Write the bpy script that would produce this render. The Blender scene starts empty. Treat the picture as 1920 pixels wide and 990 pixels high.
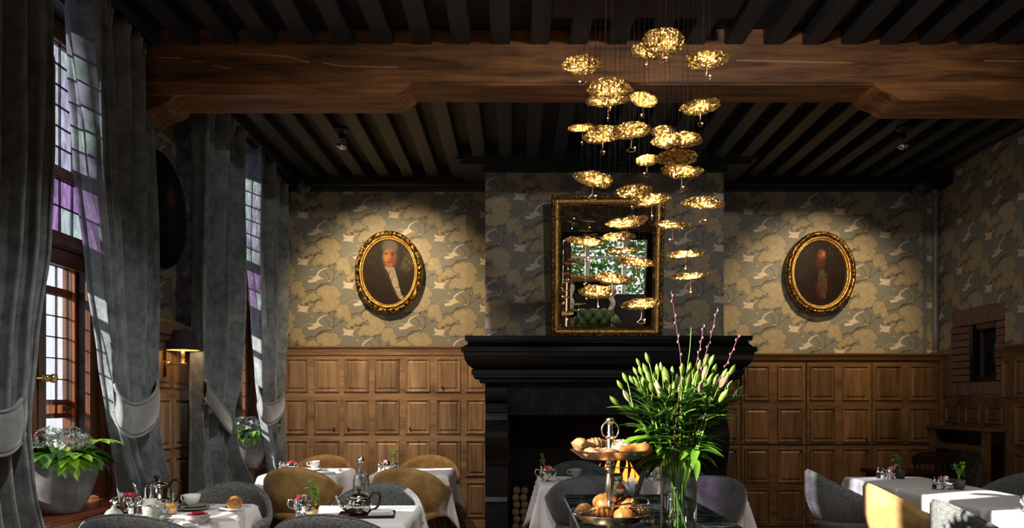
import bpy, bmesh, math, random
import numpy as np
from mathutils import Vector, Matrix, Euler
PI = math.pi
rnd = random.Random(7)
SC = bpy.context.scene
COL = SC.collection
F, CX, HY, EYE = 1450.0, 968.0, 752.0, 1.37      # focal length and vanishing point in photo pixels, eye height in metres

# ------------------------------------------------------------------ camera, sky, sun, exposure
cd = bpy.data.cameras.new('camera'); cam = bpy.data.objects.new('camera', cd); COL.objects.link(cam)
cam.location = (0, 0, EYE); cam.rotation_euler = (PI/2, 0, 0)
cd.sensor_width = 36; cd.lens = F/1920*36
cd.shift_x = (960-CX)/1920; cd.shift_y = (HY-495)/1920
cd.clip_start = 0.05
SC.camera = cam
w = bpy.data.worlds.new('sky'); SC.world = w; w.use_nodes = True
bgn = w.node_tree.nodes['Background']
bgn.inputs[0].default_value = (0.93, 0.95, 1.0, 1); bgn.inputs[1].default_value = 1.6
sd = bpy.data.lights.new('sun', 'SUN'); sun = bpy.data.objects.new('sun', sd); COL.objects.link(sun)
sd.energy = 18; sd.angle = 0.012; sd.color = (1.0, 0.93, 0.82)
sun.rotation_euler = Vector((-1.0, -0.46, 0.45)).to_track_quat('Z', 'Y').to_euler()
vs = SC.view_settings
vs.view_transform = 'Standard'; vs.look = 'None'; vs.gamma = 1.0; vs.use_curve_mapping = False
vs.exposure = 0.12
SC.cycles.max_bounces = 8; SC.cycles.transparent_max_bounces = 24
SC.cycles.sample_clamp_indirect = 4.0
SC.cycles.caustics_reflective = False; SC.cycles.caustics_refractive = False

def P(px, py, d):                                # a photo pixel at depth d -> a point of the room
    return Vector(((px-CX)*d/F, d, EYE-(py-HY)*d/F))

# ------------------------------------------------------------------ materials
def nt(name):
    m = bpy.data.materials.new(name); m.use_nodes = True
    t = m.node_tree; b = t.nodes['Principled BSDF']
    return m, t, b
def N(t, typ, **kw):
    n = t.nodes.new(typ)
    for k, v in kw.items():
        if k.startswith('i_'): n.inputs[k[2:].replace('_', ' ')].default_value = v
        else: setattr(n, k, v)
    return n
def ramp(t, stops, fac):
    r = N(t, 'ShaderNodeValToRGB'); e = r.color_ramp.elements
    e[0].position, e[0].color = stops[0][0], (*stops[0][1], 1)
    e[1].position, e[1].color = stops[-1][0], (*stops[-1][1], 1)
    for p, c in stops[1:-1]:
        x = e.new(p); x.color = (*c, 1)
    t.links.new(fac, r.inputs[0]); return r.outputs[0]
def coords(t, scale=(1, 1, 1), rnd_off=True, out='Object'):
    tc = N(t, 'ShaderNodeTexCoord'); mp = N(t, 'ShaderNodeMapping'); mp.inputs['Scale'].default_value = scale
    t.links.new(tc.outputs[out], mp.inputs[0])
    if rnd_off:
        oi = N(t, 'ShaderNodeObjectInfo'); mm = N(t, 'ShaderNodeMath', operation='MULTIPLY'); mm.inputs[1].default_value = 37.0
        t.links.new(oi.outputs['Random'], mm.inputs[0]); t.links.new(mm.outputs[0], mp.inputs['Location'])
    return mp.outputs[0]
def bump(t, b, h, s=0.3, d=0.01):
    bp = N(t, 'ShaderNodeBump'); bp.inputs['Strength'].default_value = s; bp.inputs['Distance'].default_value = d
    t.links.new(h, bp.inputs['Height']); t.links.new(bp.outputs[0], b.inputs['Normal'])
def plain(name, c, rough=0.5, metal=0.0, var=0.12, scale=30, bmp=0.0, stretch=(1, 1, 1), sheen=0.0, spec=0.5, c2=None):
    m, t, b = nt(name)
    v = coords(t, stretch)
    n = N(t, 'ShaderNodeTexNoise'); n.inputs['Scale'].default_value = scale; n.inputs['Detail'].default_value = 4
    t.links.new(v, n.inputs['Vector'])
    lo = tuple(x*(1-var) for x in c); hi = c2 or tuple(min(1, x*(1+var)) for x in c)
    t.links.new(ramp(t, [(0.35, lo), (0.65, hi)], n.outputs['Fac']), b.inputs['Base Color'])
    b.inputs['Roughness'].default_value = rough; b.inputs['Metallic'].default_value = metal
    b.inputs['Specular IOR Level'].default_value = spec
    if sheen:
        b.inputs['Sheen Weight'].default_value = sheen; b.inputs['Sheen Roughness'].default_value = 0.4
    if bmp: bump(t, b, n.outputs['Fac'], bmp, 0.004)
    return m
def wood(name, c1, c2, stretch=(14, 14, 1.2), rough=0.5, knots=True, var=0.3, spec=0.35):
    m, t, b = nt(name)
    v = coords(t, stretch)
    n = N(t, 'ShaderNodeTexNoise'); n.inputs['Scale'].default_value = 2.2; n.inputs['Detail'].default_value = 7; n.inputs['Roughness'].default_value = 0.62; n.inputs['Distortion'].default_value = 0.6
    t.links.new(v, n.inputs['Vector'])
    col = ramp(t, [(0.28, c1), (0.5, tuple((a+b_)/2 for a, b_ in zip(c1, c2))), (0.72, c2)], n.outputs['Fac'])
    v2 = coords(t, tuple(s*0.22 for s in stretch))
    n2 = N(t, 'ShaderNodeTexNoise'); n2.inputs['Scale'].default_value = 3.0; n2.inputs['Detail'].default_value = 3
    t.links.new(v2, n2.inputs['Vector'])
    oi = N(t, 'ShaderNodeObjectInfo')
    mr = N(t, 'ShaderNodeMapRange'); mr.inputs[3].default_value = 1-var; mr.inputs[4].default_value = 1+var*0.6
    t.links.new(oi.outputs['Random'], mr.inputs[0])
    mr2 = N(t, 'ShaderNodeMapRange'); mr2.inputs[1].default_value = 0.3; mr2.inputs[2].default_value = 0.6; mr2.inputs[3].default_value = 0.55; mr2.inputs[4].default_value = 1.05
    t.links.new(n2.outputs['Fac'], mr2.inputs[0])
    mu = N(t, 'ShaderNodeMath', operation='MULTIPLY'); t.links.new(mr.outputs[0], mu.inputs[0]); t.links.new(mr2.outputs[0], mu.inputs[1])
    mx = N(t, 'ShaderNodeVectorMath', operation='SCALE'); t.links.new(col, mx.inputs[0]); t.links.new(mu.outputs[0], mx.inputs['Scale'])
    t.links.new(mx.outputs[0], b.inputs['Base Color'])
    b.inputs['Roughness'].default_value = rough; b.inputs['Specular IOR Level'].default_value = spec
    bump(t, b, n.outputs['Fac'], 0.25, 0.003)
    return m
def fabric(name, c1, c2, mott=6, weave=None, sheen=0.5, rough=0.85):
    m, t, b = nt(name)
    v = coords(t)
    n = N(t, 'ShaderNodeTexNoise'); n.inputs['Scale'].default_value = mott; n.inputs['Detail'].default_value = 6; n.inputs['Roughness'].default_value = 0.7
    t.links.new(v, n.inputs['Vector'])
    f = n.outputs['Fac']
    if weave:
        v2 = coords(t, weave)
        n2 = N(t, 'ShaderNodeTexNoise'); n2.inputs['Scale'].default_value = 1.0; n2.inputs['Detail'].default_value = 2
        t.links.new(v2, n2.inputs['Vector'])
        mx = N(t, 'ShaderNodeMix'); mx.inputs[0].default_value = 0.65
        t.links.new(f, mx.inputs[2]); t.links.new(n2.outputs['Fac'], mx.inputs[3]); f = mx.outputs[0]
        bump(t, b, f, 0.6, 0.003)
    else:
        bump(t, b, f, 0.15, 0.004)
    t.links.new(ramp(t, [(0.36, c1), (0.64, c2)], f), b.inputs['Base Color'])
    b.inputs['Roughness'].default_value = rough; b.inputs['Sheen Weight'].default_value = sheen; b.inputs['Sheen Roughness'].default_value = 0.35
    b.inputs['Specular IOR Level'].default_value = 0.15
    return m
def glass(name, tint=(1, 1, 1), refl=0.09, rough=0.02, streak=0.0, gz=6):
    m, t, b = nt(name); t.nodes.remove(b)
    tr = N(t, 'ShaderNodeBsdfTransparent'); tr.inputs[0].default_value = (*tint, 1)
    if streak:
        v = coords(t, (6, 6, 1.5)); n = N(t, 'ShaderNodeTexNoise'); n.inputs['Scale'].default_value = 4; n.inputs['Distortion'].default_value = 1.5
        t.links.new(v, n.inputs['Vector'])
        t.links.new(ramp(t, [(0.3, tuple(x*(1-streak) for x in tint)), (0.7, tint)], n.outputs['Fac']), tr.inputs[0])
    gl = N(t, 'ShaderNodeBsdfGlossy'); gl.inputs['Roughness'].default_value = rough
    lw = N(t, 'ShaderNodeLayerWeight'); lw.inputs[0].default_value = 0.25
    mr = N(t, 'ShaderNodeMapRange'); mr.inputs[3].default_value = refl*0.5; mr.inputs[4].default_value = min(1, refl*gz)
    t.links.new(lw.outputs['Facing'], mr.inputs[0])
    mx = N(t, 'ShaderNodeMixShader'); t.links.new(mr.outputs[0], mx.inputs[0]); t.links.new(tr.outputs[0], mx.inputs[1]); t.links.new(gl.outputs[0], mx.inputs[2])
    t.links.new(mx.outputs[0], t.nodes['Material Output'].inputs[0])
    return m
def emit(name, c, s):
    m, t, b = nt(name)
    b.inputs['Base Color'].default_value = (*c, 1); b.inputs['Emission Color'].default_value = (*c, 1); b.inputs['Emission Strength'].default_value = s
    return m
def marble(name, base, vein, scale=3.0, rough=0.12):
    m, t, b = nt(name)
    v = coords(t, (1, 2.2, 1), False)
    n = N(t, 'ShaderNodeTexNoise'); n.inputs['Scale'].default_value = scale; n.inputs['Detail'].default_value = 9; n.inputs['Roughness'].default_value = 0.65; n.inputs['Distortion'].default_value = 2.2
    t.links.new(v, n.inputs['Vector'])
    t.links.new(ramp(t, [(0.0, base), (0.47, base), (0.5, vein), (0.53, base), (1.0, tuple(x*1.6 for x in base))], n.outputs['Fac']), b.inputs['Base Color'])
    b.inputs['Roughness'].default_value = rough
    return m
def crackled_gold(name, dark, light, rough=0.3, scale=60, metal=1.0, bs=0.8, lo=.35, hi=.6):
    m, t, b = nt(name)
    v = coords(t)
    n = N(t, 'ShaderNodeTexVoronoi'); n.inputs['Scale'].default_value = scale
    n2 = N(t, 'ShaderNodeTexNoise'); n2.inputs['Scale'].default_value = scale*0.5; n2.inputs['Detail'].default_value = 5
    t.links.new(v, n.inputs['Vector']); t.links.new(v, n2.inputs['Vector'])
    t.links.new(ramp(t, [(lo, dark), (hi, light)], n2.outputs['Fac']), b.inputs['Base Color'])
    b.inputs['Roughness'].default_value = rough; b.inputs['Metallic'].default_value = metal
    bump(t, b, n.outputs['Distance'], bs, 0.006)
    return m

M = {}
M['ceiling'] = plain('ceiling_paint', (0.011, 0.012, 0.014), 0.6)
M['joist'] = plain('joist_paint', (0.016, 0.019, 0.024), 0.5, scale=8)
M['black'] = plain('black_paint', (0.008, 0.008, 0.009), 0.4)
M['blackgloss'] = plain('black_polished_stone', (0.005, 0.005, 0.005), 0.3, scale=12, spec=0.3)
M['frieze'] = marble('black_slate', (0.010, 0.010, 0.011), (0.030, 0.030, 0.029), 1.1, 0.55)
M['frieze'].node_tree.nodes['Principled BSDF'].inputs['Specular IOR Level'].default_value = 0.2
M['soot'] = plain('sooty_brick', (0.008, 0.007, 0.006), 0.95, bmp=0.6, scale=14)
M['beam'] = wood('old_oak_beam', (0.032, 0.011, 0.004), (0.42, 0.180, 0.058), (0.9, 9, 9), 0.55)
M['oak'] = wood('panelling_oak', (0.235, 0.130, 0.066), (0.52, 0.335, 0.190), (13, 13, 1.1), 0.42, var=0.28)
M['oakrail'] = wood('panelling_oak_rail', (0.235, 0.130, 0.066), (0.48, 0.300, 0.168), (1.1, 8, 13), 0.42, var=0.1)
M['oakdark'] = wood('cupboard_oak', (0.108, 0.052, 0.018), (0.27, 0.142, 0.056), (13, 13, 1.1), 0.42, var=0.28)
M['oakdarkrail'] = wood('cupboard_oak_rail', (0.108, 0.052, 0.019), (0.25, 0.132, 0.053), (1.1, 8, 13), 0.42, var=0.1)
M['window_wood'] = wood('window_mahogany', (0.085, 0.026, 0.010), (0.24, 0.095, 0.038), (13, 13, 1.1), 0.35)
M['sill'] = wood('red_sill_wood', (0.13, 0.030, 0.016), (0.27, 0.075, 0.038), (10, 1.2, 10), 0.22)
M['darkwood'] = wood('dark_turned_wood', (0.012, 0.005, 0.003), (0.05, 0.018, 0.008), (10, 10, 1.5), 0.3)
M['floorwood'] = wood('floor_oak', (0.14, 0.08, 0.042), (0.32, 0.19, 0.10), (9, 0.8, 9), 0.4)
M['lead'] = plain('lead_came', (0.03, 0.03, 0.035), 0.5, 0.6)
M['curtain'] = fabric('grey_blue_velvet', (0.105, 0.120, 0.130), (0.245, 0.278, 0.295), 9, None, 0.6)
M['tie'] = fabric('tieback_velvet', (0.14, 0.155, 0.16), (0.23, 0.25, 0.255), 9, None, 0.6)
M['gold_velvet'] = fabric('mustard_velvet', (0.34, 0.190, 0.066), (0.58, 0.365, 0.150), 8, None, 0.3)
M['tweed'] = fabric('grey_tweed', (0.055, 0.060, 0.060), (0.26, 0.27, 0.265), 60, (70, 70, 330), 0.12)
M['slate'] = fabric('slate_velvet', (0.060, 0.066, 0.074), (0.12, 0.13, 0.14), 7, None, 0.4)
M['linen'] = plain('white_linen', (0.80, 0.79, 0.81), 0.8, var=0.03, scale=120, bmp=0.05, sheen=0.15)
M['napkin'] = plain('napkin_linen', (0.82, 0.81, 0.82), 0.8, var=0.03, scale=200)
M['steel'] = plain('chair_leg_steel', (0.20, 0.17, 0.14), 0.3, 1.0)
M['silver'] = plain('polished_silver', (0.80, 0.78, 0.75), 0.12, 1.0, var=0.05)
M['standsilver'] = plain('worn_silver_plate', (0.78, 0.66, 0.52), 0.2, 1.0, var=0.12, scale=20)
M['brass'] = plain('brass', (0.75, 0.50, 0.18), 0.2, 1.0)
M['copper'] = plain('copper', (0.90, 0.50, 0.32), 0.22, 1.0)
M['goldleaf'] = crackled_gold('hammered_gold_leaf', (0.34, 0.18, 0.03), (1.0, 0.74, 0.30), 0.2, 110, 1.0, 0.6)
M['gilt'] = crackled_gold('carved_gilt', (0.035, 0.018, 0.005), (0.95, 0.58, 0.17), 0.34, 80, 0.9, 1.0, .47, .60)
M['gilt2'] = crackled_gold('bright_gilt', (0.50, 0.28, 0.06), (0.98, 0.64, 0.22), 0.3, 120, 0.9, 0.4)
M['giltdark'] = crackled_gold('aged_gilt', (0.06, 0.032, 0.010), (0.48, 0.27, 0.075), 0.4, 90, 0.9, 0.5, .46, .62)
M['mirror'] = plain('mirror_silvering', (0.88, 0.88, 0.87), 0.01, 1.0, var=0.0)
M['mirror'].node_tree.nodes['Principled BSDF'].inputs['Roughness'].default_value = 0.0
M['stoneware'] = plain('grey_stone_bowl', (0.13, 0.13, 0.125), 0.8, var=0.4, scale=9, bmp=0.3)
M['soil'] = plain('potting_soil', (0.02, 0.012, 0.007), 0.95)
M['pipe'] = plain('grey_paint_pipe', (0.20, 0.20, 0.19), 0.4)
M['counter'] = marble('green_black_marble', (0.008, 0.012, 0.011), (0.10, 0.13, 0.12), 2.4, 0.08)
M['cabinet'] = plain('black_cabinet', (0.010, 0.010, 0.010), 0.35)
M['china'] = plain('white_china', (0.84, 0.83, 0.80), 0.15, var=0.02)
M['sage'] = plain('sage_stoneware', (0.30, 0.33, 0.29), 0.25, var=0.15, scale=25)
M['crust'] = plain('golden_crust', (0.34, 0.10, 0.02), 0.4, var=0.5, scale=22, c2=(0.55, 0.23, 0.055), bmp=0.5)
M['bread'] = plain('pale_bread_crust', (0.30, 0.12, 0.035), 0.55, var=0.5, scale=30, c2=(0.55, 0.29, 0.11), bmp=0.5)
M['paper'] = plain('white_paper', (0.82, 0.80, 0.78), 0.8, var=0.03)
M['pink'] = plain('pink_sachet', (0.75, 0.06, 0.10), 0.5, var=0.3)
M['kraft'] = plain('brown_sachet', (0.42, 0.26, 0.14), 0.7)
M['berry'] = plain('red_berries', (0.35, 0.012, 0.03), 0.25, var=0.4)
M['jam'] = plain('orange_marmalade', (0.85, 0.36, 0.02), 0.15, var=0.2)
M['juice'] = plain('yellow_spread', (0.78, 0.80, 0.05), 0.3)
M['leaf'] = plain('green_leaf', (0.050, 0.150, 0.022), 0.4, var=0.45, scale=9)
M['leaflight'] = plain('lime_leaf', (0.17, 0.36, 0.035), 0.4, var=0.35, scale=9)
M['leafpale'] = plain('grey_green_leaf', (0.16, 0.24, 0.17), 0.45, var=0.4, scale=9)
M['lilyleaf'] = plain('lily_leaf', (0.035, 0.095, 0.015), 0.36, var=0.4, scale=7)
M['lilystem'] = plain('lily_stem', (0.20, 0.38, 0.055), 0.4, var=0.25)
M['bud'] = plain('green_lily_bud', (0.20, 0.31, 0.055), 0.38, var=0.3, scale=25, stretch=(3, 3, 0.6))
M['budpink'] = plain('pink_lily_bud', (0.52, 0.22, 0.19), 0.38, var=0.3, scale=25, stretch=(3, 3, 0.6), c2=(0.45, 0.42, 0.17))
M['twig'] = plain('purple_twig', (0.16, 0.055, 0.065), 0.5, var=0.4)
M['blossom'] = plain('pink_blossom_bud', (0.62, 0.20, 0.22), 0.5)
M['hydrangea'] = plain('grey_blue_petals', (0.40, 0.42, 0.55), 0.6, var=0.4, scale=30, c2=(0.50, 0.60, 0.42))
M['pot'] = plain('dark_clay_pot', (0.055, 0.055, 0.055), 0.6)
M['shade'] = plain('plum_lampshade', (0.022, 0.012, 0.018), 0.85)
M['shadein'] = plain('lampshade_lining', (0.65, 0.45, 0.22), 0.7)
M['candle'] = plain('cream_candle_tube', (0.75, 0.62, 0.40), 0.5)
M['bulbglow'] = emit('warm_bulb', (1.0, 0.72, 0.38), 14)
M['led'] = emit('led_bead', (1.0, 0.80, 0.52), 30)
M['flame'] = emit('flame', (1.0, 0.26, 0.03), 2.6)
M['log'] = plain('bark', (0.06, 0.035, 0.02), 0.9, bmp=0.5)
M['logend'] = plain('cut_log_end', (0.20, 0.12, 0.06), 0.8)
M['brick'] = plain('rough_red_brick', (0.10, 0.040, 0.024), 0.9, var=0.6, scale=14, c2=(0.42, 0.24, 0.16), bmp=0.7)
M['mortar'] = plain('mortar', (0.06, 0.04, 0.03), 0.95, bmp=0.4)
M['greensofa'] = fabric('green_velvet', (0.05, 0.085, 0.035), (0.14, 0.19, 0.08), 6, None, 0.4)
M['plaster'] = plain('pale_plaster', (0.60, 0.57, 0.52), 0.8)
M['redcap'] = plain('green_cap', (0.02, 0.18, 0.06), 0.4)
M['sauce'] = plain('amber_sauce', (0.18, 0.045, 0.012), 0.15)
M['clear'] = glass('clear_glass', (0.97, 0.98, 0.98), 0.10)
M['window_glass'] = glass('window_glass', (0.98, 0.985, 0.985), 0.06, 0.02, 0.0, 2.5)
M['vaseglass'] = glass('vase_glass', (0.95, 0.97, 0.96), 0.2)
M['water'] = glass('vase_water', (0.93, 0.97, 0.94), 0.03)
M['pane'] = glass('leaded_pane', (0.90, 0.90, 0.91), 0.05, 0.05, 0.12, gz=2)
M['pane_lilac'] = glass('lilac_pane', (0.68, 0.66, 0.76), 0.05, 0.06, 0.45, gz=2)
M['pane_green'] = glass('pale_green_pane', (0.68, 0.74, 0.74), 0.05, 0.06, 0.4, gz=2)
M['pane_purple'] = glass('purple_pane', (0.60, 0.45, 0.67), 0.05, 0.06, 0.45, gz=2)
M['pane_brown'] = glass('amber_pane', (0.62, 0.36, 0.2), 0.05, 0.06, 0.4, gz=2)
M['pane_dark'] = plain('dark_leaded_pane', (0.012, 0.010, 0.014), 0.3, var=0.6, scale=6, c2=(0.03, 0.035, 0.03), spec=0.25)
for k_ in ('leaf', 'leaflight', 'leafpale', 'lilyleaf', 'bud'):          # light shines through thin leaves
    t_ = M[k_].node_tree; b_ = t_.nodes['Principled BSDF']; tl_ = t_.nodes.new('ShaderNodeBsdfTranslucent'); mx_ = t_.nodes.new('ShaderNodeMixShader'); mx_.inputs[0].default_value = .22 if k_ == 'bud' else .42
    src = b_.inputs['Base Color'].links[0].from_socket; hs = t_.nodes.new('ShaderNodeHueSaturation'); hs.inputs['Value'].default_value = 2.0; hs.inputs['Hue'].default_value = .48
    t_.links.new(src, hs.inputs['Color']); t_.links.new(hs.outputs[0], tl_.inputs[0])
    t_.links.new(b_.outputs[0], mx_.inputs[1]); t_.links.new(tl_.outputs[0], mx_.inputs[2]); t_.links.new(mx_.outputs[0], t_.nodes['Material Output'].inputs[0])
M['rawsplit'] = plain('pale_split_wood', (0.42, 0.25, 0.12), 0.6)
M['cord'] = plain('black_cable', (0.01, 0.009, 0.008), 0.5)

# ------------------------------------------------------------------ drawn prints (wallpaper, paintings): pixels computed here
def lin(c): return np.array([((x/255+0.055)/1.055)**2.4 if x > 10 else x/255/12.92 for x in c])
class Draw:
    def __init__(s, W, H, bg, wrap=False):
        s.W, s.H, s.wrap = W, H, wrap
        s.im = np.zeros((H, W, 3)); s.im[:] = bg
        s.gy, s.gx = np.mgrid[0:H, 0:W].astype(float)
    def paint(s, box, fn, c, a=1.0):
        x0, y0, x1, y1 = [int(math.floor(v)) for v in box]; x1 += 2; y1 += 2
        if s.wrap:
            xi = np.arange(x0, x1); yi = np.arange(y0, y1)
        else:
            xi = np.arange(max(0, x0), min(s.W, x1)); yi = np.arange(max(0, y0), min(s.H, y1))
        if len(xi) == 0 or len(yi) == 0: return
        X, Y = np.meshgrid(xi.astype(float), yi.astype(float))
        m = np.clip(fn(X, Y), 0, 1)[..., None]*a
        iy, ix = np.ix_(yi % s.H, xi % s.W)
        s.im[iy, ix] = s.im[iy, ix]*(1-m)+np.asarray(c)*m
    def seg(s, p, q, w0, w1, c, a=1.0):
        (x0, y0), (x1, y1) = p, q
        r = max(w0, w1)+1
        def fn(X, Y):
            dx, dy = x1-x0, y1-y0; L = dx*dx+dy*dy+1e-9
            t = np.clip(((X-x0)*dx+(Y-y0)*dy)/L, 0, 1)
            return (w0+(w1-w0)*t)/2-np.hypot(X-x0-t*dx, Y-y0-t*dy)+0.5
        s.paint((min(x0, x1)-r, min(y0, y1)-r, max(x0, x1)+r, max(y0, y1)+r), fn, c, a)
    def line(s, pts, w0, w1, c, a=1.0):
        n = len(pts)-1
        for i in range(n): s.seg(pts[i], pts[i+1], w0+(w1-w0)*i/n, w0+(w1-w0)*(i+1)/n, c, a)
    def poly(s, pts, c, a=1.0):
        xs = [p[0] for p in pts]; ys = [p[1] for p in pts]
        def fn(X, Y):
            acc = np.zeros_like(X)
            for ox, oy in ((-.25, -.25), (.25, -.25), (-.25, .25), (.25, .25)):
                ins = np.zeros(X.shape, bool)
                for i in range(len(pts)):
                    (ax, ay), (bx, by) = pts[i], pts[i-1]
                    if ay == by: continue
                    cnd = ((ay > Y+oy) != (by > Y+oy)) & (X+ox < (bx-ax)*(Y+oy-ay)/(by-ay)+ax)
                    ins ^= cnd
                acc += ins
            return acc/4
        s.paint((min(xs)-1, min(ys)-1, max(xs)+1, max(ys)+1), fn, c, a)
    def blobs(s, L, c, co, w, a=1.0, wob=0.0):
        box = (min(b[0]-b[2] for b in L)-w-4, min(b[1]-b[2] for b in L)-w-4, max(b[0]+b[2] for b in L)+w+4, max(b[1]+b[2] for b in L)+w+4)
        def d(X, Y):
            v = np.full(X.shape, 1e9)
            for x, y, r in L: v = np.minimum(v, np.hypot(X-x, Y-y)-r)
            return v+wob*np.sin(X*0.31+Y*0.17)*np.cos(Y*0.27-X*0.11)
        if co is not None: s.paint(box, lambda X, Y: w/2-d(X, Y)+0.5, co, a)
        s.paint(box, lambda X, Y: -w/2-d(X, Y)+0.5, c, a)
    def soft(s, x, y, rx, ry, c, a=1.0, rot=0.0, edge=0.35):
        R = max(rx, ry)*(1+edge)+1; cr, sr = math.cos(rot), math.sin(rot)
        def fn(X, Y):
            u = ((X-x)*cr+(Y-y)*sr)/rx; v = (-(X-x)*sr+(Y-y)*cr)/ry
            return (1+edge-np.hypot(u, v))/(2*edge)
        s.paint((x-R, y-R, x+R, y+R), fn, c, a)
    def image(s, name):
        im = bpy.data.images.new(name, s.W, s.H, float_buffer=False)
        im.colorspace_settings.name = 'sRGB'
        v = np.clip(s.im, 0, 1)
        srgb = np.where(v > 0.0031308, 1.055*np.power(np.maximum(v, 1e-6), 1/2.4)-0.055, v*12.92)
        px = np.ones((s.H, s.W, 4), np.float32); px[..., :3] = srgb[::-1]
        im.pixels.foreach_set(px.ravel()); im.update(); im.pack()
        return im

TW, TH = 2*85.4/186, 88.2/186                    # wallpaper repeat in metres
def wallpaper():
    k = 0.5; PX, PY = 704.5, 727.6
    W, H = int(round(2*PX*k)), int(round(PY*k))
    D = Draw(W, H, lin((129, 128, 117)), True)
    tan, tan2, out = lin((166, 152, 122)), lin((154, 134, 100)), lin((92, 82, 64))
    br, dk, bird, wh = lin((96, 80, 58)), lin((58, 56, 52)), lin((216, 198, 176)), lin((240, 232, 222))
    rr = random.Random(3)
    cells = [(0, 0), (PX, -PY/2)]
    T = lambda pts, o: [((x+o[0])*k, (y+o[1])*k) for x, y in pts]
    for o in cells:
        D.line(T([(340, 915), (375, 885), (470, 885), (550, 815), (610, 798), (690, 790), (745, 748), (850, 655), (925, 628)], o), 20*k, 8*k, br)
        D.poly(T([(455, 890), (545, 790), (600, 785), (690, 785), (610, 806), (560, 830), (500, 885)], o), br)
        D.line(T([(690, 785), (672, 660), (610, 592), (480, 500)], o), 15*k, 7*k, br)
        D.line(T([(745, 748), (768, 620), (700, 560), (668, 510)], o), 13*k, 6*k, br)
        D.line(T([(765, 640), (800, 570)], o), 8*k, 5*k, br); D.line(T([(768, 615), (735, 530), (770, 470)], o), 9*k, 5*k, br)
        D.line(T([(640, 785), (690, 745), (676, 690)], o), 9*k, 5*k, br)
    for o in cells:
        for L in ([(880, 470, 92), (945, 520, 72), (975, 600, 60), (850, 540, 60), (930, 440, 60)],
                  [(430, 275, 78), (365, 300, 62), (300, 345, 55), (390, 350, 60), (500, 300, 55)],
                  [(560, 190, 75), (640, 180, 92), (740, 178, 92), (808, 222, 66), (690, 270, 112), (795, 345, 58), (720, 390, 100), (640, 420, 92), (540, 420, 88), (470, 462, 52)]):
            D.blobs([((x+o[0])*k, (y+o[1])*k, r*k) for x, y, r in L], tan, out, 4.5*k+0.6, 1.0, 3.0)
            for x, y, r in L:
                for q in range(5):
                    aa = rr.uniform(0, 2*PI); d = rr.uniform(0, 0.55)*r
                    D.soft((x+o[0]+d*math.cos(aa))*k, (y+o[1]+d*math.sin(aa))*k, r*k*rr.uniform(.15, .35), r*k*rr.uniform(.08, .2), tan2 if q % 2 else lin((188, 170, 136)), 0.45, rr.uniform(0, 3), 0.6)
    for o in cells:
        for bx, by, sc in ((405, 345, 1.0), (335, 375, .7), (515, 310, .7), (470, 340, .6)):
            for q in range(9):
                aa = PI*(0.95-0.9*q/8); Lq = 52*sc
                D.line(T([(bx, by+18*sc), (bx+Lq*math.cos(aa), by+18*sc-Lq*math.sin(aa))], o), 3*k, 6*k, dk)
        for bx, by, sc in ((545, 500, 1.0), (690, 510, .9), (765, 490, .9), (885, 640, .9)):
            for q in range(6):
                aa = rr.uniform(0.1, PI-0.1); Lq = rr.uniform(35, 60)*sc
                D.line(T([(bx, by+20), (bx+Lq*math.cos(aa), by+20-Lq*math.sin(aa))], o), 5*k, 3.5*k, dk)
        D.line(T([(445, 685), (400, 672), (350, 678), (290, 715), (235, 757)], o), 8*k, 5*k, lin((190, 178, 160)))
        D.poly(T([(440, 690), (488, 660), (500, 620), (545, 575), (650, 536), (655, 543), (562, 592), (517, 640), (522, 668), (562, 693), (606, 712), (600, 722), (525, 727), (470, 762), (380, 774), (343, 738), (440, 718), (425, 702), (360, 692), (362, 684)], o), bird)
        D.poly(T([(560, 693), (606, 712), (600, 722), (545, 722)], o), lin((196, 158, 108)))
        D.line(T([(370, 765), (470, 750)], o), 9*k, 3*k, wh); D.line(T([(355, 688), (440, 690)], o), 5*k, 4*k, dk)
        D.line(T([(606, 716), (672, 744)], o), 4*k, 3*k, dk); D.line(T([(668, 742), (708, 764)], o), 9*k, 6*k, wh)
        D.poly(T([(200, 380), (240, 408), (330, 412), (392, 408), (360, 432), (347, 478), (372, 522), (300, 502), (240, 490), (200, 502), (204, 465), (236, 440), (202, 438)], o), bird)
        D.poly(T([(347, 478), (372, 522), (310, 505)], o), lin((196, 160, 112))); D.line(T([(245, 488), (300, 500)], o), 8*k, 5*k, wh)
        D.line(T([(372, 524), (412, 562)], o), 4*k, 3*k, dk); D.line(T([(410, 560), (430, 582)], o), 9*k, 6*k, wh)
        D.poly(T([(196, 470), (188, 500), (150, 535), (165, 500)], o), lin((166, 142, 124)))
    im = D.image('wallpaper_print')
    return im, (490*k/W, 1-700*k/H)              # the big crane's place in the repeat
WP_IMG, WP_A = wallpaper()
def print_mat(name, im, rough=0.6, ext='REPEAT', coat=0.0, bmp=0.0):
    m, t, b = nt(name)
    uv = N(t, 'ShaderNodeTexCoord'); tx = N(t, 'ShaderNodeTexImage'); tx.image = im; tx.extension = ext
    t.links.new(uv.outputs['UV'], tx.inputs[0]); t.links.new(tx.outputs[0], b.inputs['Base Color'])
    b.inputs['Roughness'].default_value = rough; b.inputs['Coat Weight'].default_value = coat; b.inputs['Coat Roughness'].default_value = 0.15
    if bmp:
        n = N(t, 'ShaderNodeTexNoise'); n.inputs['Scale'].default_value = 28; n.inputs['Detail'].default_value = 6
        t.links.new(coords(t), n.inputs['Vector']); bump(t, b, n.outputs['Fac'], bmp, 0.01)
        t.links.new(b.inputs['Normal'].links[0].from_socket, b.inputs['Coat Normal'])
    return m
M['wallpaper'] = print_mat('crane_wallpaper', WP_IMG, 0.55)
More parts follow.
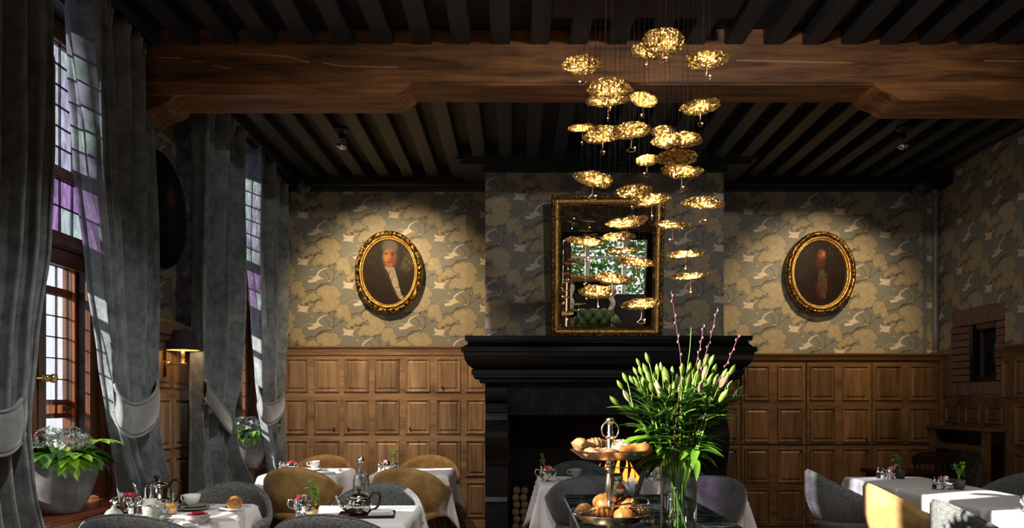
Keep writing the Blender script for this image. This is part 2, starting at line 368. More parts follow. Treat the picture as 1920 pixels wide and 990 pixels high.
def painting(kind):
    W, H = 220, 280; rr = random.Random(kind)
    D = Draw(W, H, lin((30, 23, 18)))
    for i in range(60): D.soft(rr.uniform(0, W), rr.uniform(0, H), rr.uniform(15, 60), rr.uniform(10, 50), lin((rr.uniform(18, 52), rr.uniform(14, 40), rr.uniform(10, 30))), 0.35, rr.uniform(0, 3), 0.8)
    if kind == 1:                                # a gentleman with a grey wig, white cravat and brown coat
        D.soft(45, 210, 85, 100, lin((46, 26, 22)), .9); D.soft(180, 215, 70, 90, lin((38, 25, 20)), .9); D.soft(110, 250, 90, 70, lin((40, 25, 21)), .9)
        for i in range(26): D.soft(rr.uniform(160, 205), rr.uniform(50, 140), rr.uniform(3, 9), rr.uniform(5, 14), lin((105, 92, 66)), 0.35, rr.uniform(0, 3), .6)
        for i in range(14): D.soft(rr.uniform(15, 50), rr.uniform(50, 120), rr.uniform(3, 8), rr.uniform(5, 12), lin((66, 54, 38)), 0.35, rr.uniform(0, 3), .6)
        D.soft(83, 85, 22, 70, lin((33, 29, 27)), .9); D.soft(140, 90, 20, 70, lin((44, 38, 35)), .9)
        D.soft(100, 25, 18, 26, lin((108, 98, 86)), .9, 0.3); D.soft(127, 25, 17, 26, lin((112, 102, 88)), .9, -0.3)
        D.soft(112, 75, 29, 40, lin((168, 100, 66)), 1, 0, .2); D.soft(100, 70, 12, 22, lin((202, 140, 98)), .8); D.soft(130, 80, 11, 34, lin((112, 62, 42)), .7)
        D.soft(98, 62, 8, 3, lin((66, 36, 26)), .9); D.soft(124, 62, 8, 3, lin((60, 32, 24)), .9); D.soft(97, 56, 11, 2.4, lin((80, 46, 32)), .8); D.soft(125, 56, 11, 2.4, lin((74, 42, 30)), .8)
        D.soft(112, 74, 5, 13, lin((190, 122, 84)), .8); D.soft(113, 85, 7, 3, lin((120, 60, 42)), .7); D.soft(112, 96, 12, 3, lin((128, 48, 38)), .9); D.soft(112, 108, 15, 8, lin((176, 108, 74)), .7)
        D.poly([(88, 112), (108, 118), (132, 118), (150, 180), (156, 215), (175, 262), (150, 250), (128, 200), (112, 150)], lin((176, 162, 140)))
        for i in range(40):
            v = rr.uniform(0, 1); D.soft(108+v*52+rr.uniform(-10, 12), 124+v*125, rr.uniform(3, 7), rr.uniform(2, 5), lin((212, 200, 178) if i % 2 else (120, 104, 88)), .5, rr.uniform(0, 3), .6)
        D.line([(86, 115), (110, 165), (130, 215), (155, 262)], 10, 8, lin((70, 42, 46)), .7)
    elif kind == 2:                              # a dark standing figure with a ruddy face
        D.soft(60, 230, 70, 70, lin((38, 14, 9)), .8); D.soft(170, 215, 60, 70, lin((34, 16, 12)), .8)
        for i in range(40): D.soft(rr.uniform(15, 205), rr.uniform(15, 80), rr.uniform(2, 7), rr.uniform(1, 3), lin((96, 86, 76)), .45, rr.uniform(0, 3), .5)
        D.soft(100, 70, 20, 40, lin((44, 24, 18)), .8); D.soft(116, 62, 15, 22, lin((150, 82, 56)), .95); D.soft(124, 55, 7, 9, lin((206, 148, 116)), .8); D.soft(112, 95, 20, 20, lin((96, 40, 28)), .7)
        D.soft(110, 54, 5, 2, lin((40, 20, 16)), .9); D.soft(126, 53, 5, 2, lin((40, 20, 16)), .9); D.soft(118, 76, 7, 2, lin((90, 30, 24)), .8)
        D.poly([(100, 122), (128, 122), (140, 180), (134, 250), (112, 240), (104, 180)], lin((70, 56, 36)))
        D.line([(95, 180), (100, 225), (118, 255)], 16, 8, lin((84, 26, 24)), .7); D.line([(148, 160), (156, 225)], 12, 8, lin((60, 16, 14)), .7)
        for i in range(20): D.soft(rr.uniform(100, 138), rr.uniform(120, 240), 4, 8, lin((104, 84, 54)), .4, rr.uniform(-.5, .5), .6)
    else:                                        # almost black, a pale face to the left
        D.im *= 0.35; D.soft(150, 100, 17, 30, lin((110, 62, 40)), .9); D.soft(147, 92, 9, 18, lin((140, 84, 54)), .6); D.soft(144, 88, 5, 2, lin((40, 20, 14)), .9); D.soft(157, 89, 5, 2, lin((40, 20, 14)), .9); D.soft(151, 115, 6, 2, lin((70, 30, 22)), .8)
        D.soft(152, 165, 20, 40, lin((52, 40, 30)), .7)
    D.im *= .72
    return D.image('painted_canvas_%d' % kind)
for kk in (1, 2, 3):
    M['painting%d' % kk] = print_mat('oil_painting_%d' % kk, painting(kk), 0.5, 'EXTEND', 0.0, 0.2)
    M['painting%d' % kk].node_tree.nodes['Principled BSDF'].inputs['Specular IOR Level'].default_value = .12

# ------------------------------------------------------------------ geometry helpers
class MB:
    """collects shapes, then links them as one mesh object"""
    def __init__(s): s.v, s.f, s.m, s.s, s.uv = [], [], [], [], {}
    def add(s, vs, fs, mi=0, smooth=False, uvs=None):
        o = len(s.v); s.v += [tuple(x) for x in vs]
        for i, f in enumerate(fs):
            if uvs: s.uv[len(s.f)] = uvs[i]
            s.f.append(tuple(o+j for j in f)); s.m.append(mi); s.s.append(smooth)
        return s
    def box(s, x0, x1, y0, y1, z0, z1, mi=0):
        vs = [(x0, y0, z0), (x1, y0, z0), (x1, y1, z0), (x0, y1, z0), (x0, y0, z1), (x1, y0, z1), (x1, y1, z1), (x0, y1, z1)]
        return s.add(vs, [(0, 3, 2, 1), (4, 5, 6, 7), (0, 1, 5, 4), (1, 2, 6, 5), (2, 3, 7, 6), (3, 0, 4, 7)], mi)
    def cbox(s, c, d, mi=0): return s.box(c[0]-d[0]/2, c[0]+d[0]/2, c[1]-d[1]/2, c[1]+d[1]/2, c[2]-d[2]/2, c[2]+d[2]/2, mi)
    def grid(s, fn, nu, nv, cu=False, cv=False, mi=0, smooth=True, flip=False):
        vs = [fn(i/(nu if cu else nu-1), j/(nv if cv else nv-1)) for i in range(nu) for j in range(nv)]
        fs = []
        for i in range(nu if cu else nu-1):
            for j in range(nv if cv else nv-1):
                a, b, c, d = i*nv+j, ((i+1) % nu)*nv+j, ((i+1) % nu)*nv+(j+1) % nv, i*nv+(j+1) % nv
                fs.append((a, d, c, b) if flip else (a, b, c, d))
        return s.add(vs, fs, mi, smooth)
    def lathe(s, prof, n=24, c=(0, 0, 0), mi=0, smooth=True, ax='z', sx=1.0, sy=1.0):
        vs = []
        for r, z in prof:
            for k in range(n):
                a = 2*PI*k/n; p = (r*math.cos(a)*sx, r*math.sin(a)*sy, z)
                if ax == 'x': p = (p[2], p[0], p[1])
                if ax == 'y': p = (p[0], p[2], p[1])
                vs.append((c[0]+p[0], c[1]+p[1], c[2]+p[2]))
        fs = [(i*n+k, i*n+(k+1) % n, (i+1)*n+(k+1) % n, (i+1)*n+k) for i in range(len(prof)-1) for k in range(n)]
        if prof[0][0] > 1e-4: fs.append(tuple(reversed(range(n))))
        if prof[-1][0] > 1e-4: fs.append(tuple(range((len(prof)-1)*n, len(prof)*n)))
        return s.add(vs, fs, mi, smooth)
    def tube(s, pts, r, n=8, mi=0, closed=False, cap=True):
        pts = [Vector(p) for p in pts]; R = r if isinstance(r, (list, tuple)) else [r]*len(pts); L = len(pts)
        vs = []; up = Vector((0, 0, 1))
        for i, p in enumerate(pts):
            a = pts[(i-1) % L] if (i or closed) else p; b = pts[(i+1) % L] if (i < L-1 or closed) else p
            t = (b-a).normalized()
            if i == 0: x = t.cross(up if abs(t.z) < 0.95 else Vector((1, 0, 0))).normalized()
            else: x = (x-t*x.dot(t)).normalized()
            y = t.cross(x)
            for k in range(n):
                q = 2*PI*k/n; vs.append(p+(x*math.cos(q)+y*math.sin(q))*R[i])
        fs = []
        for i in range(L if closed else L-1):
            for k in range(n):
                j = (i+1) % L; fs.append((i*n+k, j*n+k, j*n+(k+1) % n, i*n+(k+1) % n))
        if cap and not closed: fs += [tuple(range(n)), tuple(reversed(range((L-1)*n, L*n)))]
        return s.add(vs, fs, mi, True)
    def prism(s, poly, h0, h1, ax='x', mi=0, smooth=False):
        n = len(poly)
        def q(a, b, h): return (h, a, b) if ax == 'x' else ((a, h, b) if ax == 'y' else (a, b, h))
        vs = [q(a, b, h0) for a, b in poly]+[q(a, b, h1) for a, b in poly]
        fs = [tuple(reversed(range(n))), tuple(range(n, 2*n))]
        s.add(vs, fs, mi, False)
        return s.add(vs, [(i, (i+1) % n, n+(i+1) % n, n+i) for i in range(n)], mi, smooth)
    def sphere(s, c, r, n=12, mi=0, sc=(1, 1, 1)):
        m = max(4, n//2+1)
        prof = [(math.sin(PI*i/m)*r+1e-5, -math.cos(PI*i/m)*r) for i in range(m+1)]
        b = MB().lathe(prof, n)
        return s.add([(c[0]+x*sc[0], c[1]+y*sc[1], c[2]+z*sc[2]) for x, y, z in b.v], b.f, mi, True)
    def xf(s, M4):
        s.v = [tuple(M4 @ Vector(p)) for p in s.v]; return s
    def build(s, name, mats, parent=None, bevel=0.0, **kw):
        me = bpy.data.meshes.new(name); me.from_pydata(s.v, [], s.f)
        mats = mats if isinstance(mats, list) else [mats]
        for x in mats: me.materials.append(M[x] if isinstance(x, str) else x)
        me.polygons.foreach_set('material_index', s.m); me.polygons.foreach_set('use_smooth', s.s)
        if s.uv:
            ul = me.uv_layers.new(name='UVMap')
            for p in me.polygons:
                if p.index in s.uv:
                    for li, uvc in zip(p.loop_indices, s.uv[p.index]): ul.data[li].uv = uvc
        bm = bmesh.new(); bm.from_mesh(me); bmesh.ops.recalc_face_normals(bm, faces=bm.faces)
        if bevel:
            bmesh.ops.bevel(bm, geom=[e for e in bm.edges if e.calc_face_angle(0) > 0.6], offset=bevel, segments=2, affect='EDGES', clamp_overlap=True)
        bm.to_mesh(me); bm.free(); me.update()
        o = bpy.data.objects.new(name, me); COL.objects.link(o)
        if parent: o.parent = parent
        for k, v in kw.items(): o[k] = v
        return o
def thing(name, label, cat, loc=(0, 0, 0), rz=0.0, group=None):
    o = bpy.data.objects.new(name, None); COL.objects.link(o); o.empty_display_size = 0.05
    o.location = loc; o.rotation_euler = (0, 0, rz); o['label'] = label; o['category'] = cat
    if group: o['group'] = group
    return o
def tag(o, label, cat, group=None, loc=None, rz=None):
    o['label'] = label; o['category'] = cat
    if group: o['group'] = group
    if loc is not None: o.location = loc
    if rz is not None: o.rotation_euler = (0, 0, rz)
    return o
def dup(o, parent=None):                         # a thing with copies of its parts and their sub-parts
    c = o.copy(); COL.objects.link(c); c.parent = parent
    for ch in list(o.children): dup(ch, c)
    return c
def copy_of(proto, label, loc, rz=0.0, group=None, first={}):
    if proto.name not in first: first[proto.name] = 1; o = proto
    else: o = dup(proto)
    o.location = loc; o.rotation_euler = (0, 0, rz); o['label'] = label
    if group: o['group'] = group
    return o
def piece(o, loc, parent, rot=None, sc=None, used=set()):
    c = o if o.name not in used else o.copy()
    if c is not o: COL.objects.link(c)
    used.add(o.name); c.parent = parent; c.location = loc
    if rot is not None: c.rotation_euler = rot
    if sc is not None: c.scale = sc if isinstance(sc, (tuple, list)) else (sc,)*3
    return c
def structure(o): o['kind'] = 'structure'; return o

# ------------------------------------------------------------------ the room
XL, XR, D, YB = -2.45, 4.26, 7.80, -5.0          # left wall, right wall, back wall, wall behind the camera
ZB, ZJ, ZC = 3.66, 3.56, 3.48                    # ceiling boards, joist undersides, cornice underside
structure(MB().box(XL-0.4, XR+0.2, YB-4.5, D+0.2, -0.1, 0).build('floor', 'floorwood'))
ceil = structure(MB().box(XL-0.4, XR+0.2, YB-4.5, D+0.2, ZB, ZB+0.1).build('ceiling', 'ceiling'))
jm = MB().box(-0.058, 0.058, 5.04, D-0.2, ZJ, ZB+0.01).build('joist', 'joist', None, 0.006)
jf = MB().box(-0.058, 0.058, YB, 4.76, ZJ, ZB+0.01).build('joist', 'joist', None, 0.006)
for k in range(-10, 18):
    x = -0.095+0.2385*k
    if XL-0.05 < x < XR:
        piece(jm, (x, 0, 0), ceil); piece(jf, (x, 0, 0), ceil)

def wp(u, z, an, flip=1): return (flip*(u-an[0])/TW+WP_A[0], (z-an[1])/TH+WP_A[1])
def wallquad(mb, pts, an, axis, flip=1, mi=0):   # a flat papered piece of wall
    mb.add(pts, [(0, 1, 2, 3)], mi, False, [[wp(p[axis], p[2], an, flip) for p in pts]])

# back wall, papered above the panelling
anL, anR, anB = (-0.638, 2.376), ((1599.8-CX)/186, EYE+(HY-426)/186), ((1283-CX)*7.12/F, EYE+(HY-546)*7.12/F)
b = MB()
wallquad(b, [(XL-0.1, D, 0), (-0.25, D, 0), (-0.25, D, ZB), (XL-0.1, D, ZB)], anL, 0)
wallquad(b, [(-0.25, D, 0), (1.9, D, 0), (1.9, D, ZB), (-0.25, D, ZB)], anL, 0)
wallquad(b, [(1.9, D, 0), (XR+0.1, D, 0), (XR+0.1, D, ZB), (1.9, D, ZB)], anR, 0)
b.box(XL-0.4, XR+0.2, D+0.005, D+0.2, 0, ZB, 1)
wall_back = structure(b.build('wall_back', ['wallpaper', 'plaster']))
# chimney breast
BX0, BX1, BY = -0.285, 1.91, 7.12
b = MB()
wallquad(b, [(BX0, BY, 1.5), (BX1, BY, 1.5), (BX1, BY, ZB), (BX0, BY, ZB)], anB, 0)
wallquad(b, [(BX1, BY, 1.5), (BX1, D, 1.5), (BX1, D, ZB), (BX1, BY, ZB)], (BY, anB[1]), 1)
wallquad(b, [(BX0, BY, 1.5), (BX0, D, 1.5), (BX0, D, ZB), (BX0, BY, ZB)], (BY, anB[1]), 1)
b.box(BX0, -0.06, BY, D, 0, 1.5, 1); b.box(1.69, BX1, BY, D, 0, 1.5, 1); b.box(-0.06, 1.69, BY, D, 1.24, 1.5, 1)
breast = structure(b.build('wall_chimney_breast', ['wallpaper', 'black']))
b = MB()                                         # sooty lining of the firebox
b.box(-0.06, 1.69, D-0.03, D-0.005, 0, 1.24); b.box(-0.07, -0.055, BY, D, 0, 1.24); b.box(1.685, 1.70, BY, D, 0, 1.24); b.box(-0.06, 1.69, BY, D, 0.0, 0.03)
b.build('firebox_lining', 'soot', breast)

# cornices
def cornice(name, x0, x1, y, back):
    b = MB(); b.box(x0, x1, y, back, ZJ-0.07, ZB); b.box(x0, x1, y+0.07, back, ZC+0.03, ZJ-0.06); b.box(x0, x1, y+0.12, back, ZC, ZC+0.035)
    return structure(b.build(name, 'black', None, 0.008))
cornice('trim_1', XL, BX0-0.02, D-0.26, D-0.002); cornice('trim_2', BX1+0.02, XR, D-0.26, D-0.002)
b = MB(); b.box(BX0-0.27, BX1+0.27, 6.94, D-0.01, ZJ-0.015, ZB); b.box(BX0-0.22, BX1+0.22, 6.98, D-0.01, ZC+0.03, ZJ-0.01); b.box(BX0-0.03, BX1+0.03, 7.06, D-0.01, ZC-0.01, ZC+0.035)
structure(b.build('trim_3', 'joist', None, 0.008))

# panelling: a raised field panel, shared mesh per size
def panel_mesh(wd, ht, mat, name='panel'):
    b = MB(); rings = [(0, 0.0), (0.004, 0.013), (0.014, 0.013), (0.020, 0.002), (0.030, 0.000), (0.046, 0.010), (0.050, 0.010)]
    vs = []
    for ins, h in rings:
        x, z = wd/2-ins, ht/2-ins
        vs += [(-x, -h, -z), (x, -h, -z), (x, -h, z), (-x, -h, z)]
    fs = [(i*4+k, i*4+(k+1) % 4, (i+1)*4+(k+1) % 4, (i+1)*4+k) for i in range(len(rings)-1) for k in range(4)]
    fs.append(tuple(range((len(rings)-1)*4, len(rings)*4)))
    b.add(vs, fs)
    o = b.build(name, mat); return o
rows = [(1.46, 1.80), (1.04, 1.39), (0.617, 0.98), (0.205, 0.56)]
def panels(parent, cols, rows, plane, mat, rz=0.0, other=None):
    protos = {}
    for (a0, a1) in cols:
        for (z0, z1) in rows:
            key = (round(a1-a0, 3), round(z1-z0, 3))
            if key not in protos: protos[key] = panel_mesh(*key, mat)
            m_, z_ = (a0+a1)/2, (z0+z1)/2
            loc = (m_, plane, z_) if other is None else (plane, m_, z_)
            piece(protos[key], loc, parent, (0, 0, rz))
def rail(parent, pts_yz, x0, x1, mat, name='dado_rail', ax='x'):
    return MB().prism(pts_yz, x0, x1, ax).build(name, mat, parent)
# left of the fireplace
YP = D-0.045
b = MB(); b.box(XL, BX0+0.01, YP, D+0.004, 0, 1.90); b.build('wainscot_board', 'oakrail', wall_back)
cols = []
for x0, x1 in ((-10, 31), (38, 165), (197, 330), (353, 487), (516, 648), (680, 810), (842, 972), (1000, 1130)):
    X0, X1 = (520+x0/2.829-CX)/187, (520+x1/2.829-CX)/187
    if X0 < BX0-0.05: cols.append((max(X0, XL+0.02), min(X1, BX0-0.012)))
cols = [(c0, c1) for c0, c1 in cols if c1-c0 > 0.08]
panels(wall_back, cols, rows, YP-0.001, 'oak')
rail(wall_back, [(D, 1.92), (D-0.085, 1.92), (D-0.085, 1.905), (D-0.07, 1.89), (D-0.06, 1.86), (D-0.055, 1.83), (D, 1.83)], XL, BX0+0.005, 'oakrail')
structure(MB().box(XL, BX0, D-0.065, D-0.03, 0, 0.165).build('baseboard_back_left', 'oakrail', None, 0.006))
kn = MB().sphere((0, -0.014, 0), 0.012, 8).lathe([(0.006, -0.004), (0.006, 0.004)], 8, ax='y').build('knob', 'darkwood')
for ci, ri, sx, sz in ((2, 1, .8, -.8), (3, 1, -.8, -.8), (5, 1, -.8, -.8), (6, 0, -.6, -.85)):
    if ci < len(cols):
        c = cols[ci-1]; r = rows[ri]
        piece(kn, ((c[0]+c[1])/2+sx*(c[1]-c[0])/2*.75, YP-0.012, (r[0]+r[1])/2+sz*(r[1]-r[0])/2*.85), wall_back)
# right of the fireplace: a wall of oak cupboards, each door two panels wide and two high
YQ, sR = D-0.16, F/(D-0.16)
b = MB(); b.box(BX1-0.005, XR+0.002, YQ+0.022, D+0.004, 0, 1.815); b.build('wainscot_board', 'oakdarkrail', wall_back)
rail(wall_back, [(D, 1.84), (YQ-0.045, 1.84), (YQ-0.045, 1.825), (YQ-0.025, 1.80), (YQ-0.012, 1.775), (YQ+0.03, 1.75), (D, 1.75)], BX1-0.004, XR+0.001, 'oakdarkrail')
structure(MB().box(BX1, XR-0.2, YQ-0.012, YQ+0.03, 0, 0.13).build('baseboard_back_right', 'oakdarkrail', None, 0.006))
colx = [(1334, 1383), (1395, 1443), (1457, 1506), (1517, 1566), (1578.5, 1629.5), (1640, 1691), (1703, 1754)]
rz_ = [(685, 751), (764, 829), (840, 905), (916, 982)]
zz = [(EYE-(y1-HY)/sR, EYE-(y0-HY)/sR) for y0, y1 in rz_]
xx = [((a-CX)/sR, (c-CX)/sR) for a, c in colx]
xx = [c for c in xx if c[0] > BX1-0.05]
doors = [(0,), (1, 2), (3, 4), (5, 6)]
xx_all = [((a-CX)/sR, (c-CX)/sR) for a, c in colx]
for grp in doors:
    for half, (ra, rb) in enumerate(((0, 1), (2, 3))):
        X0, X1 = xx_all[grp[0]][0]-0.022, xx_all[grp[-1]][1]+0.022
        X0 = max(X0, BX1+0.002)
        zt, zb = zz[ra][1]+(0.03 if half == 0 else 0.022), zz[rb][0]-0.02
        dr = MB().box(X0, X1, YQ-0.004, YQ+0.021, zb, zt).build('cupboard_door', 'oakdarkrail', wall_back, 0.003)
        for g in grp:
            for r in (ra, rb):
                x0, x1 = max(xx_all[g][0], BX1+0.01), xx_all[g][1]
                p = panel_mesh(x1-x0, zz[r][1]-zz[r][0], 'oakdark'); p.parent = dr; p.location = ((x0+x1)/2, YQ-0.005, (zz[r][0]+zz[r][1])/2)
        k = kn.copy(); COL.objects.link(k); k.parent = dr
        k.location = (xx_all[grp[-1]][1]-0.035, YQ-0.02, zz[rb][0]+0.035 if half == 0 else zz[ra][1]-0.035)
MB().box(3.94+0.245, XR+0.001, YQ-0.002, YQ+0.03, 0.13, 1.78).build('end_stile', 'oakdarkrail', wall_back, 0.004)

# left wall with its row of leaded windows
WINS = [(5.90, 7.62), (2.96, 4.90), (2.32, 2.90), (0.95, 1.98)]  # last two out of view; the pier between them shades the near chair
WZ0, WZ1 = 0.76, 3.52
an_l = (5.30, 3.05)
b = MB(); edges = [YB]+[v for u in reversed(WINS) for v in u]+[D+0.1]
for i in range(0, len(edges), 2):
    y0, y1 = edges[i], edges[i+1]
    wallquad(b, [(XL, y0, 0), (XL, y1, 0), (XL, y1, ZB), (XL, y0, ZB)], an_l, 1)
    b.box(XL-0.24, XL-0.002, y0, y1, 0, ZB, 1)
for y0, y1 in WINS:
    b.box(XL-0.24, XL, y0, y1, 0, WZ0-0.03, 1); b.box(XL-0.24, XL, y0, y1, WZ1, ZB, 2)
wall_left = structure(b.build('wall_left', ['wallpaper', 'plaster', 'black']))
b = MB()
for i in range(0, len(edges), 2):
    y0, y1 = edges[i], min(edges[i+1], D-0.05)
    b.box(XL-0.01, XL+0.045, y0, y1, 0, 1.90)
for y0, y1 in WINS: b.box(XL-0.01, XL+0.045, y0, y1, 0, WZ0-0.03)
b.build('wainscot_board', 'oakrail', wall_left)
panels(wall_left, [(4.95, 5.09), (5.13, 5.375), (5.43, 5.675), (5.72, 5.87)], rows, XL+0.046, 'oak', PI/2, True)
capz = [(1.92, 0.10), (1.905, 0.10), (1.89, 0.085), (1.86, 0.072), (1.83, 0.06)]
for i in range(0, len(edges), 2):
    y0, y1 = edges[i], min(edges[i+1], D-0.05)
    MB().prism([(XL, 1.92)]+[(XL+d_, z_) for z_, d_ in capz]+[(XL, 1.83)], y0, y1, 'y').build('dado_rail', 'oakrail', wall_left)

pane_cache = {}
def pane(wd, ht, mat, loc, parent):
    key = (round(wd, 3), round(ht, 3), mat)
    if key not in pane_cache: pane_cache[key] = MB().box(-0.0015, 0.0015, -wd/2, wd/2, -ht/2, ht/2).build('pane', mat)
    piece(pane_cache[key], loc, parent)
rp = random.Random(11)
def narrow_window(n, u0, u1):                      # plain unseen windows, placed to let sunbeams reach lilies and chair
    fx = XL-.18; b = MB()
    b.box(fx-.04, fx+.03, u0, u0+.05, WZ0, WZ1); b.box(fx-.04, fx+.03, u1-.05, u1, WZ0, WZ1); b.box(fx-.035, fx+.03, u0+.05, u1-.05, WZ1-.06, WZ1); b.box(fx-.035, fx+.03, u0+.05, u1-.05, WZ0, WZ0+.08); b.box(fx-.03, fx+.03, u0+.05, u1-.05, 2.20, 2.26)
    fr = structure(b.build('window_%d' % n, 'window_wood', None, .005))
    pane(u1-u0-.1, 1.35, 'window_glass', (fx, (u0+u1)/2, 1.52), fr); pane(u1-u0-.1, 1.19, 'window_glass', (fx, (u0+u1)/2, 2.86), fr)
    MB().box(XL-.26, XL+.10, u0-.04, u1+.04, WZ0-.035, WZ0).build('window_sill', 'sill', fr, .012)
def window(n, u0, u1):
    fx = XL-0.18                                   # middle of the inner frame
    b = MB()
    lite = u1-0.60                                 # wide meeting stile beside the narrow light
    for a, c, x0, x1 in ((u0, u0+0.07, fx-.04, fx+.03), (u1-0.075, u1, fx-.04, fx+.03)): b.box(x0, x1, a, c, WZ0, WZ1)
    b.box(fx-.035, fx+.035, u0+.07, u1-.075, WZ1-0.10, WZ1); b.box(fx-.02, fx+.05, u0+.07, u1-.075, WZ1-0.045, WZ1)
    b.box(fx-.035, fx+.035, u0+.07, u1-.075, 2.245, 2.335); b.box(fx-.025, fx+.045, u0+.07, u1-.075, 2.255, 2.30)
    b.box(fx-.02, fx+.03, u0+.07, u1-.075, 2.645, 2.71)
    b.box(fx-.03, fx+.03, lite-0.03, lite+0.03, 2.33, WZ1-.1)
    fr = structure(b.build('window_%d' % n, 'window_wood', None, 0.006))
    b = MB()                                       # inner casements
    for a, c in ((u0+.07, lite-0.085), (lite-0.08, u1-.077)):
        sw = 0.085 if c < u1-.2 else 0.07
        b2 = MB(); b2.box(fx-.02, fx+.02, a, a+0.08, 0.79, 2.24); b2.box(fx-.02, fx+.02, c-0.075, c, 0.79, 2.24)
        b2.box(fx-.02, fx+.02, a+.08, c-.075, 0.79, 0.89); b2.box(fx-.02, fx+.02, a+.08, c-.075, 2.15, 2.24)
        cs = b2.build('casement', 'window_wood', fr, 0.006)
        pane(c-a-.155, 1.26, 'window_glass', (fx, (a+c+.005)/2, 1.52), cs)
        if c > u1-.2:
            k = MB().lathe([(0.024, 0.0), (0.024, 0.006), (0.010, 0.010), (0.010, 0.035), (0.020, 0.042), (0.027, 0.055), (0.022, 0.070), (0.001, 0.074)], 16, (fx+.02, a+0.045, 1.495), ax='x')
            k.lathe([(0.009, -0.006), (0.009, 0.03), (0.02, 0.04), (0.02, 0.055), (0.001, 0.06)], 12, (fx+.02, a+0.005, 1.495), ax='x'); k.build('brass_knob', 'brass', cs)
            h = MB()
            for z_ in (1.05, 1.55, 2.05): h.box(fx+.012, fx+.032, c-.004, c+.008, z_-.05, z_+.05)
            h.build('hinge', 'lead', cs)
    # upper leaded lights in lilac, pale green and purple
    cames = MB()
    z0, z1 = 2.335, 2.645
    def leaded(y0, y1, z0, z1, nu, nv, x, choose, cw=0.007):
        for i in range(nu):
            for j in range(nv):
                pane((y1-y0)/nu-cw, (z1-z0)/nv-cw, choose(i, j), (x, y0+(i+.5)*(y1-y0)/nu, z0+(j+.5)*(z1-z0)/nv), fr)
        for i in range(nu+1): cames.box(x-.006, x+.006, y0+i*(y1-y0)/nu-cw/2, y0+i*(y1-y0)/nu+cw/2, z0, z1)
        for j in range(nv+1): cames.box(x-.006, x+.006, y0, y1, z0+j*(z1-z0)/nv-cw/2, z0+j*(z1-z0)/nv+cw/2)
    up = lambda i, j: rp.choice(['pane_lilac', 'pane_lilac', 'pane_green', 'pane_green', 'pane_lilac'])
    lo = lambda i, j: 'pane_purple' if j == 1 else ('pane_green' if (i+j) % 3 else 'pane_purple')
    near = n <= 2
    if near:
        leaded(lite+.03, u1-.075, 2.71, WZ1-.10, 4, 6, fx, up); leaded(lite+.03, u1-.075, z0, z1, 4, 2, fx, lo)
        leaded(u0+.07, lite-.03, 2.71, WZ1-.10, 9, 6, fx, up); leaded(u0+.07, lite-.03, z0, z1, 9, 2, fx, lo)
    else:
        pane(u1-lite-.105, .71, 'window_glass', (fx, (u1+lite-.045)/2, 3.065), fr); pane(u1-lite-.105, .31, 'window_glass', (fx, (u1+lite-.045)/2, 2.49), fr)
        pane(lite-u0-.1, .70, 'window_glass', (fx, (u0+lite+.04)/2, 3.06), fr); pane(lite-u0-.1, .3, 'window_glass', (fx, (u0+lite+.04)/2, 2.49), fr)
    # outer leaded window
    ox = XL-0.38
    b = MB(); b.box(ox-.03, ox+.03, u1-.03, u1, WZ0, 2.3); b.box(ox-.03, ox+.03, u0, u0+.03, WZ0, 2.3)
    b.box(ox-.02, ox+.02, u0, u1, 2.02, 2.065); b.box(ox-.02, ox+.02, u0, u1, 1.265, 1.29); b.box(ox-.02, ox+.02, u0, u1, 1.35, 1.375); b.box(ox-.03, ox+.03, u0, u1, .765, .80); b.box(ox-.03, XL-.20, u0, u1, 2.2, 2.3); b.box(ox-.03, XL-.235, u1, u1+.03, .76, 2.3); b.box(ox-.03, XL-.235, u0-.03, u0, .76, 2.3)
    b.build('outer_frame', 'window_wood', fr, 0.004)
    if near:
        m_ = u0+1.0
        leaded(m_, u1-.03, 1.375, 2.02, 8, 5, ox, lambda i, j: 'pane'); leaded(m_, u1-.03, 1.29, 1.35, 8, 1, ox, lambda i, j: 'pane_brown'); leaded(m_, u1-.03, 2.065, 2.2, 8, 1, ox, lambda i, j: 'pane')
        pane(u1-.03-m_, .465, 'pane', (ox, (u1-.03+m_)/2, 1.0325), fr); pane(m_-u0-.03, 1.4, 'pane', (ox, (m_+u0+.03)/2, 1.5), fr)
        for j in range(9):                         # column of dark panes set against the reveal
            o_ = MB().box(ox+.05, ox+.155, u1-.006, u1-.002, .82+j*.155, .82+j*.155+.147).build('side_pane', 'pane_dark', fr)
        MB().box(ox+.03, ox+.05, u1-.03, u1-.001, .8, 2.2).build('reveal_post', 'window_wood', fr)
        MB().tube([(ox+.03, u1-.12, 1.33), (ox+.075, u1-.12, 1.325), (ox+.08, u1-.18, 1.32)], .008, 6).sphere((ox+.08, u1-.185, 1.32), .014, 8).build('latch', 'lead', fr)
    else:
        pane(u1-u0-.06, 1.4, 'window_glass', (ox, (u0+u1)/2, 1.5), fr)
    cames.build('lead_cames', 'lead', fr, kind='stuff')
    b = MB()                                       # moulded linings of the reveal
    for yy, sgn in ((u1, -1), (u0, 1)):
        for x0, x1, t in ((fx+.03, fx+.075, .012), (fx+.08, fx+.125, .022), (fx+.13, XL+.02, .012), (XL+.0, XL+.03, .03)):
            b.box(x0, x1, min(yy, yy+sgn*t), max(yy, yy+sgn*t), WZ0, WZ1)
        b.box(XL-.24, fx-.03, min(yy, yy+sgn*.001), max(yy, yy+sgn*.001), WZ0, WZ1)
    b.build('reveal_lining', 'window_wood', fr, 0.004)
    MB().box(XL-.40, XL+.10, u0-.04, u1+.04, WZ0-.035, WZ0).build('window_sill', 'sill', fr, 0.012)
    return fr
for i, (a, c) in enumerate(WINS): (window if i < 2 else narrow_window)(i+1, a, c)
